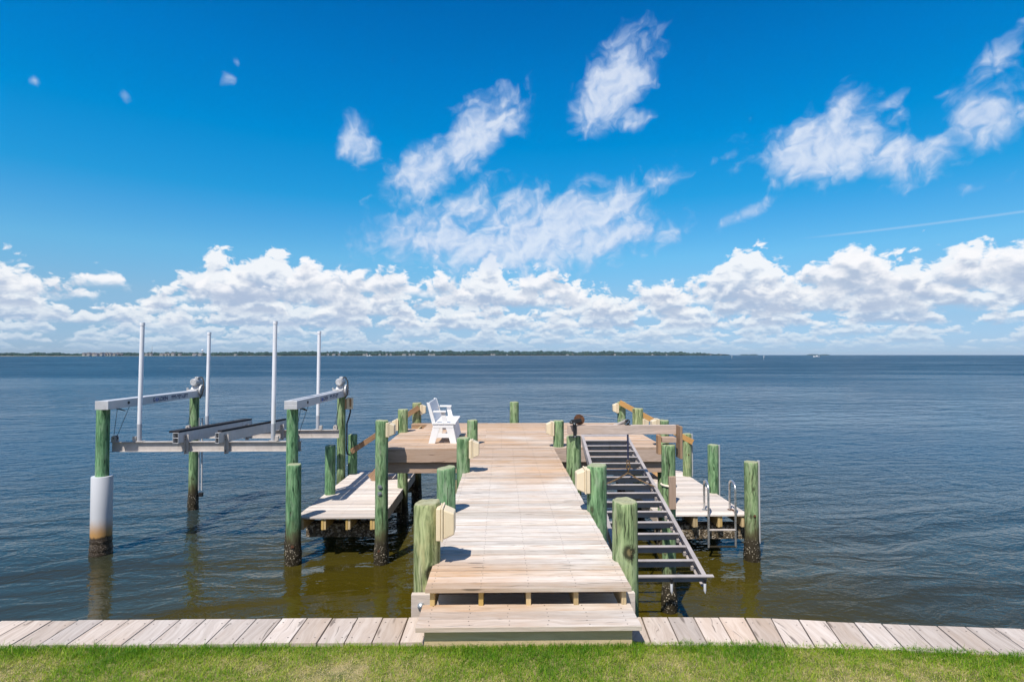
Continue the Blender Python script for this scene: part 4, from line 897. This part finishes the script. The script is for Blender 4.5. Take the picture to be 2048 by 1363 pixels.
# ------------------------------------------------------------------ aluminium ramp
ramp = thing('boat_ramp', 'sloping aluminium ramp frame with many rungs hung beside the walkway', 'ramp', (1.9, 6.9, 1.7))
Yb, Yt = 6.92, 12.83
BL, BR = atY(1242, 1149, Yb), atY(1413, 1149, Yb); TL, TR = atY(1162.5, 870.5, Yt), atY(1256, 869, Yt)
zbm, ztm = (BL.z + BR.z) / 2, (TL.z + TR.z) / 2
for v in (BL, BR): v.z = zbm
for v in (TL, TR): v.z = ztm
for a, b, s in ((BL, TL, 1), (BR, TR, -1)):
    d = (b - a).normalized(); sd2 = d.cross(Vector((0, 0, 1))).normalized(); up = sd2.cross(d)
    m_ = MB(); o_ = sd2 * s
    m_.beam(a + o_ * .028 - up * .004, b + o_ * .028 - up * .004, .056, .008, up=up); m_.beam(a + o_ * .005 - up * .078, b + o_ * .005 - up * .078, .01, .14, up=up); m_.beam(a + o_ * .028 - up * .152, b + o_ * .028 - up * .152, .056, .008, up=up); m_.build('side_rail', 'ramp', ramp)
NR_ = 16
for k in range(NR_ + 1):
    f = k / NR_; l, r = BL.lerp(TL, f), BR.lerp(TR, f); d = ((TL - BL) + (TR - BR)).normalized(); sd2 = (r - l).normalized(); up = sd2.cross(d)
    m_ = MB()
    if k == 0:
        m_.beam(l - sd2 * .03 - up * .0 - d * .03, r + sd2 * .075 - d * .03, .05, .014, up=up); m_.beam(l - d * .01 - up * .045, r - d * .01 - up * .045, .008, .075, up=up)
    elif k == NR_:
        m_.beam(l - up * .004, r - up * .004, .14, .008, up=up)
    else:
        m_.beam(l + sd2 * .058 - up * .012, r - sd2 * .058 - up * .012, .052, .008, up=up); m_.beam(l + sd2 * .058 + d * .024 - up * .065, r - sd2 * .058 + d * .024 - up * .065, .006, .10, up=up)
        for q in (l + sd2 * .075, r - sd2 * .075): m_.beam(q - d * .03 - up * .11, q + d * .02 - up * .11, .03, .05, up=up)
    m_.build('rung', 'ramp', ramp)
for px_ in (1339.5, 1405.5):
    p = atY(px_, 1152, Yb); m_ = MB(); m_.tube([(p.x, p.y - .07, zbm - .02), (p.x, p.y - .07, zbm - .075)], .016, 8, 1); m_.tube([(p.x, p.y - .07, zbm - .075), (p.x, p.y - .07, zbm - .16), (p.x + .004, p.y - .07, zbm - .20)], [.017, .017, .004], 10, 0); m_.build('roller_peg', ['pvc', 'black'], ramp)
# strap, ring and chain that carry the ramp
sl = thing('lifting_chain', 'navy strap with a rusty two-legged chain holding up the ramp', 'chain', (2.25, 9.9, 2.6))
t0, t1 = atY(1255.5, 868, yB - .012), atY(1256.2, 921, yB - .012)
m_ = MB(); m_.beam(t0, t1, .012, .03, up=(1, 0, 0)); m_.build('strap', 'strap', sl)
def link(m_, c, d, side_, L_=.05, r=.0068):
    d = d.normalized(); s = (side_ - d * side_.dot(d)).normalized(); pts = []
    for a in np.linspace(0, 2 * math.pi, 12, endpoint=False): pts.append(c + d * (math.cos(a) * L_ * .62) + s * (math.sin(a) * L_ * .36))
    m_.tube(pts, r, 6, closed=True)
def chain(a, b, name, sag=.02, stp=.05):
    a, b = Vector(a), Vector(b); n = max(2, int((b - a).length / stp)); m_ = MB(); pr = None
    for i in range(n):
        f = (i + .5) / n; c = a.lerp(b, f); c.z -= sag * math.sin(math.pi * f); d = (b - a)
        link(m_, c, d, Vector((0, 1, 0)) if i % 2 else Vector((0, 0, 1)).cross(d), stp * 1.15)
    m_.build(name, 'chain', sl)
r0_ = atY(1256.3, 928, yB - .015); r1_ = atY(1256.5, 940, yB - .02)
m_ = MB(); link(m_, t1 + Vector((0, 0, -.03)), Vector((0, 0, 1)), Vector((1, 0, 0)), .07, .009); link(m_, t1 + Vector((.004, 0, -.10)), Vector((0, 0, 1)), Vector((1, 0, 0)), .085, .012); link(m_, t1 + Vector((0, 0, -.17)), Vector((0, 0, 1)), Vector((0, 1, 0)), .07, .009); m_.build('ring', 'chain', sl)
top_ = t1 + Vector((0, 0, -.21)); fY = lambda a, b, Y: a.lerp(b, (Y - a.y) / (b.y - a.y))
el, er = fY(BL, TL, 9.75) + Vector((.03, 0, .0)), fY(BR, TR, 9.75) + Vector((-.03, 0, .0))
chain(top_, el, 'chain_leg'); chain(top_, er, 'chain_leg')

# ------------------------------------------------------------------ swim ladder
lad = thing('swim_ladder', 'aluminium swim ladder with looped handrails on the right low dock', 'ladder', (4.7, 12.4, LOW))
Yl = 12.41
rails = []
for pxn, pxf in ((1417, 1408.5), (1471, 1459.5)):
    n0 = atY(pxn, 1030, Yl); zt = atY(pxn, 966, Yl).z; zb_ = atY(pxn, 1094, Yl).z; yf = 12.72
    f0 = atZ(pxf, 1019, LOW); xf = f0.x; yf = f0.y
    pts = [(n0.x, Yl, zb_), (n0.x, Yl, zt - .12)]
    for a in np.linspace(0, math.pi, 9): pts.append((n0.x + (xf - n0.x) * (1 - math.cos(a)) / 2, Yl + (yf - Yl) * (1 - math.cos(a)) / 2, zt - .12 + .12 * math.sin(a)))
    pts += [(xf, yf, LOW + .02)]
    m_ = MB(); m_.tube(pts, .024, 12); o = m_.build('handrail', 'pipe', lad)
    m_ = MB(); m_.disc((xf, yf, LOW + .002), .05, th=.012, seg=14); m_.tube([(xf + .03, yf - .03, LOW + .02), (xf + .05, yf - .12, LOW + .02), (n0.x + .02, Yl + .08, LOW + .02)], .014, 8); m_.build('flange', 'rust' if pxn > 1450 else 'zinc', o)
    rails.append((n0.x, zb_))
for pyy in (1059, 1076, 1092.5):
    z = atY(1440, pyy, Yl).z
    if pyy == 1076: continue
    m_ = MB(); m_.box((rails[0][0] + .01, Yl - .03, z - .012), (rails[1][0] - .01, Yl + .04, z + .012)); m_.build('step_bar', 'alum' if pyy < 1070 else 'frame', lad, .005)

# ------------------------------------------------------------------ far shore
def leaf_mat(name, a, b):
    m, t, p = mat(name); pos = t.node('ShaderNodeNewGeometry').outputs['Position']
    n = t.noise(pos, .035, 4., .6); t.set(p.inputs['Base Color'], t.mix(t.mr(n, .35, .65), a, b)); p.inputs['Roughness'].default_value = .9; p.inputs['Specular IOR Level'].default_value = .1; M[name] = m
leaf_mat('far_trees', (.016, .044, .050), (.036, .076, .066)); leaf_mat('shore_sand', (.16, .16, .10), (.30, .27, .19))
M['house_wall'] = simple('house_wall', (.44, .43, .42), .7, 0, .1, .1); M['house_roof'] = simple('house_roof', (.20, .19, .19), .8, 0, .2, .1); M['house_grey'] = simple('house_grey', (.34, .34, .38), .7, 0, .15, .1)
shore = [(-420, 1700, 703), (0, 1950, 704), (120, 2000, 705), (200, 2050, 705.5), (290, 2250, 703.5), (420, 2400, 704), (560, 2600, 702.5), (700, 2900, 701.5), (900, 3200, 700.5), (1050, 3500, 701), (1200, 3700, 702), (1330, 4000, 703), (1420, 4300, 704.5), (1458, 4500, 708.5)]
def sh(px, i): return float(np.interp(px, [s_[0] for s_ in shore], [s_[i] for s_ in shore]))
mb = MB(); pxs = np.linspace(-420, 1458, 90)
for px in pxs:
    Y = sh(px, 1); a = atY(px, 709, Y); back = 500 * min(1, (1462 - px) / 150 + .05)
    mb.V += [(a.x, a.y, -.5), (a.x, a.y + 14, 1.2), (a.x * (1 + back / Y), a.y + back, 5.5), (a.x * (1 + back / Y), a.y + back + 40, -1)]
for i in range(len(pxs) - 1):
    for k in range(3): mb.face((4 * i + k, 4 * i + 4 + k, 4 * i + 5 + k, 4 * i + 1 + k), [(0, 0)] * 4)
struct(mb.build('far_shore', 'shore_sand'))
def blob(m_, c, rx, rz, rr):
    b = len(m_.V); n = 7
    for j, (h, s) in enumerate(((-.2, .75), (.25, 1.), (.65, .72), (.93, .3))):
        for k in range(n):
            a = 2 * math.pi * k / n + j * .4; q = s * rr.uniform(.75, 1.2); m_.V.append((c[0] + math.cos(a) * q * rx, c[1] + math.sin(a) * q * rx, c[2] + h * rz * rr.uniform(.88, 1.12)))
    for j in range(3):
        for k in range(n): m_.face((b + j * n + k, b + j * n + (k + 1) % n, b + (j + 1) * n + (k + 1) % n, b + (j + 1) * n + k), [(0, 0)] * 4)
    m_.face([b + 3 * n + k for k in range(n)], [(0, 0)] * n)
mb = MB(); rr = np.random.default_rng(5)
for i in range(3800):
    px = rr.uniform(-410, 1455); Y0 = sh(px, 1); dep = rr.random() ** 1.3 * 420 * min(1, (1465 - px) / 120); Y = Y0 + 26 + dep
    ztop = atY(px, sh(px, 2) + .6 * math.sin(px * .05) + .7 * math.sin(px * .137 + 1) + .4 * math.sin(px * .41), Y0).z; ztop = max(ztop, 4)
    hgt = ztop * (.55 + .45 * min(1, dep / 160)) * rr.uniform(.72, 1.08)
    a = atY(px, 709, Y); blob(mb, (a.x, a.y, max(1, hgt * .28)), rr.uniform(7, 15) * Y0 / 2800, hgt * .72, rr)
o = struct(mb.build('woodland', 'far_trees'), 'stuff'); o['label'] = 'low dark green woodland along the far shore'
def islet(px0, px1, Y, h):
    m_ = MB(); n = 40
    for i in range(n + 1):
        px = px0 + (px1 - px0) * i / n; a = atY(px, 709, Y); e = min(1, 4 * (i / n) * (1 - i / n) * 1.6); hh = h * e * rr.uniform(.6, 1.) + .1
        m_.V += [(a.x, a.y, -1), (a.x, a.y + 30, hh), (a.x, a.y + 120, hh), (a.x, a.y + 160, -1)]
    for i in range(n):
        for k in range(3): m_.face((4 * i + k, 4 * i + 4 + k, 4 * i + 5 + k, 4 * i + 1 + k), [(0, 0)] * 4)
    struct(m_.build('islet', 'far_trees'))
islet(1486, 1500, 9000, 14); islet(1503, 1518, 9000, 15); islet(1620, 1642, 9500, 16); islet(1645, 1662, 9500, 14)
def house(px, dY, wd, ht, wallm, dp=12, dark=False):
    Y = sh(px, 1) + dY; a = atY(px, 709, Y); z0 = 1.0; h = ht * .62; cat = 'house'
    root = thing('house', None, cat, (a.x, a.y, z0), 'pale houses scattered along the far shore')
    m_ = MB(); m_.box((a.x - wd / 2, a.y, z0), (a.x + wd / 2, a.y + dp, z0 + h)); m_.build('wall', wallm, root)
    m_ = MB(); m_.prism([(a.x - wd / 2 - .6, a.y - .5, z0 + h + .02), (a.x + wd / 2 + .6, a.y - .5, z0 + h + .02), (a.x + wd * .25, a.y - .5, z0 + ht), (a.x - wd * .25, a.y - .5, z0 + ht)], (0, dp + 1, 0)); m_.build('roof', 'house_roof', root)
    m_ = MB()
    for k in range(3): xk = a.x + (k - 1) * wd * .3; m_.box((xk - wd * .07, a.y - .12, z0 + h * .35), (xk + wd * .07, a.y - .02, z0 + h * .8))
    m_.build('windows', 'black', root)
    return root
hl = 'tiny pale house among the trees at the edge of the far shore'
hs_ = [(292, 10), (300, 8), (322, 12), (329, 14), (336, 10), (345, 12), (358, 9), (388, 16), (399, 14), (470, 9), (655, 12), (667, 14), (677, 12), (728, 14), (733, 9), (750, 12), (759, 10), (773, 9), (781, 8), (808, 22), (818, 16), (827, 18), (858, 12), (863, 18), (868, 10), (988, 16), (983, 9), (1014, 8), (1135, 18), (1145, 14), (1230, 12), (1252, 9), (1305, 10), (1333, 12), (1421, 16), (1442, 14)]
for px, wd in hs_:
    h_ = house(px, rr.uniform(4, 22), wd * .95, rr.uniform(8, 12.5), 'house_wall'); h_['label'] = hl
gl = 'small grey gabled building in the dense waterfront cluster at the far left shore'
for px in np.arange(166, 243, 5.2):
    h_ = house(px + rr.uniform(-1, 1), rr.uniform(3, 40), rr.uniform(8, 11), rr.uniform(9, 13), 'house_grey' if rr.random() < .65 else 'house_wall'); h_['label'] = gl; h_['group'] = 'grey buildings clustered on the far left shore'
mb = MB(); p = atY(304, 709, 2600); mb.tube([(p.x, p.y, 0), (p.x, p.y, atY(304, 690.5, 2600).z)], [1.5, .5], 6); one(mb, 'radio_mast', 'motor', 'thin radio mast above the trees just right of the leftmost guide pole', 'mast')
wt = thing('water_tower', 'pale blue ball-shaped water tower above the trees left of the second guide pole', 'water tower', tuple(atY(405, 709, 2700)))
p = atY(405, 700.2, 2700); mb = MB(); mb.tube([(p.x, p.y, 0), (p.x, p.y, p.z - 2)], [2.2, 1.6], 10); mb.build('stem', 'pvc', wt)
mb = MB(); mb.tube([(p.x, p.y, p.z + 4.6 * math.sin(a)) for a in np.linspace(-1.5, 1.5, 11)], [5.2 * math.cos(a) for a in np.linspace(-1.5, 1.5, 11)], 16); mb.build('tank', 'pvc', wt)
# boats and channel markers
def boat(px, py, Ld, label, flip, cover):
    a = atZ(px, py, 0); u = Ld / 14
    root = thing('boat', label, 'boat', tuple(a)); s = -1 if flip else 1
    m_ = MB(); n = 9; prof = [(-7, .9, 1.7), (-4, 1.9, 1.6), (0, 2.1, 1.7), (3.5, 1.9, 2.0), (6, .9, 2.5), (7.3, .05, 2.8)]
    for x, w_, h_ in prof: m_.V += [(a.x + s * x * u, a.y - w_ * .6 * u, -.3), (a.x + s * x * u, a.y - w_ * u, h_ * u), (a.x + s * x * u, a.y + w_ * u, h_ * u), (a.x + s * x * u, a.y + w_ * .6 * u, -.3)]
    for i in range(len(prof) - 1):
        for k in range(4): f = (4 * i + k, 4 * i + 4 + k, 4 * i + 4 + (k + 1) % 4, 4 * i + (k + 1) % 4); m_.face(f, [(0, 0)] * 4)
    m_.face((0, 1, 2, 3), [(0, 0)] * 4); m_.build('hull', 'paint', root)
    m_ = MB(); x0 = a.x - s * .8 * u
    m_.hexa([(x0 - 1.6 * u, a.y - 1.2 * u, 1.6 * u), (x0 + 1.8 * u, a.y - 1.2 * u, 1.6 * u), (x0 + 1.8 * u, a.y + 1.2 * u, 1.6 * u), (x0 - 1.6 * u, a.y + 1.2 * u, 1.6 * u), (x0 - 1.2 * u, a.y - 1 * u, 3.4 * u), (x0 + 1.0 * u, a.y - 1 * u, 3.4 * u), (x0 + 1. * u, a.y + 1 * u, 3.4 * u), (x0 - 1.2 * u, a.y + 1 * u, 3.4 * u)]); m_.build('cabin', 'paint', root)
    m_ = MB(); m_.box((x0 - 1.6 * u, a.y - 1.3 * u, 3.9 * u), (x0 + 1.4 * u, a.y + 1.3 * u, 4.05 * u))
    for q in (-1.3, 1.1): m_.tube([(x0 + q * u, a.y, 3.3 * u), (x0 + q * u, a.y, 3.95 * u)], .08 * u, 6)
    m_.build('canopy', 'paint', root)
    m_ = MB(); m_.box((a.x - s * 7.9 * u - .4 * u, a.y - .5 * u, .2), (a.x - s * 7.9 * u + .4 * u, a.y + .5 * u, 2.3 * u)); m_.build('outboard_motor', 'black', root)
boat(739, 712.0, 17, 'small white motor boat in front of the far shore houses', True, 0)
boat(1633, 713.6, 13, 'white motor boat on open water at the right horizon', True, 1)
for px, py, hb, lab in ((1463.5, 717.5, 3.2, 'shorter grey channel marker post, the left of two in open water'), (1527.5, 719.5, 3.4, 'pale channel marker post with a small board, the right of two in open water')):
    a = atZ(px, py, 0); root = thing('channel_marker', lab, 'channel marker', tuple(a), 'channel marker posts in the bay')
    m_ = MB(); m_.tube([(a.x, a.y, -.5), (a.x, a.y, hb)], .17, 8); m_.build('post', 'motor', root)
    m_ = MB(); m_.cbox((a.x, a.y - .25, hb - .45), (.75, .06, .75)); m_.build('board', 'pvc', root)
def bird(px, py, Y, span, tilt, label):
    p = atY(px, py, Y); m_ = MB(); s = span / 2
    L = [(-1, .05, .30), (-.55, .0, .16), (-.2, -.02, .05), (0, 0, 0), (.2, -.02, .05), (.55, .0, .16), (1, .05, .30)]
    ch = [.03, .13, .2, .24, .2, .13, .03]; th = [.01, .03, .06, .14, .06, .03, .01]
    ct, st = math.cos(tilt), math.sin(tilt)
    for (x, y, z), c_, t in zip(L, ch, th):
        X_, Z_ = x * ct - z * st, x * st + z * ct
        for dy_, dz_ in ((-c_, 0), (0, t / 2), (c_, 0), (0, -t / 2)): m_.V.append((p.x + X_ * s, p.y + (y + dy_) * s, p.z + (Z_ + dz_) * s))
    for i in range(6):
        for k in range(4): m_.face((4 * i + k, 4 * i + (k + 1) % 4, 4 * i + 4 + (k + 1) % 4, 4 * i + 4 + k), [(0, 0)] * 4, smooth=True)
    m_.face((0, 3, 2, 1), [(0, 0)] * 4); m_.face((24, 25, 26, 27), [(0, 0)] * 4)
    b = len(m_.V); m_.tube([(p.x, p.y - .5 * s, p.z), (p.x, p.y - .42 * s, p.z), (p.x, p.y - .2 * s, p.z), (p.x, p.y + .2 * s, p.z), (p.x, p.y + .5 * s, p.z)], [.01 * s, .06 * s, .10 * s, .09 * s, .05 * s], 8)
    one(m_, 'bird', 'house_roof', label, 'bird', 'birds flying over the bay')
bird(1193.5, 697.5, 240, 1.0, .35, 'dark bird with raised wings gliding just above the far shore')
bird(817.5, 649, 240, 1.2, -.15, 'dark bird high in the clouds between the guide poles and the far piling')

# ------------------------------------------------------------------ sea haze
hm = bpy.data.materials.new('sea_haze'); hm.use_nodes = True; HT = NT(hm.node_tree); HT.n.clear()
pv = HT.node('ShaderNodeVolumePrincipled'); pv.inputs['Color'].default_value = (.80, .88, .96, 1); pv.inputs['Density'].default_value = 2.2e-5
HT.l.new(pv.outputs[0], HT.node('ShaderNodeOutputMaterial').inputs['Volume']); M['haze'] = hm
mb = MB(); mb.box((-19000, -200, -3), (19000, 19000, 70)); struct(mb.build('haze', 'haze'), 'stuff')
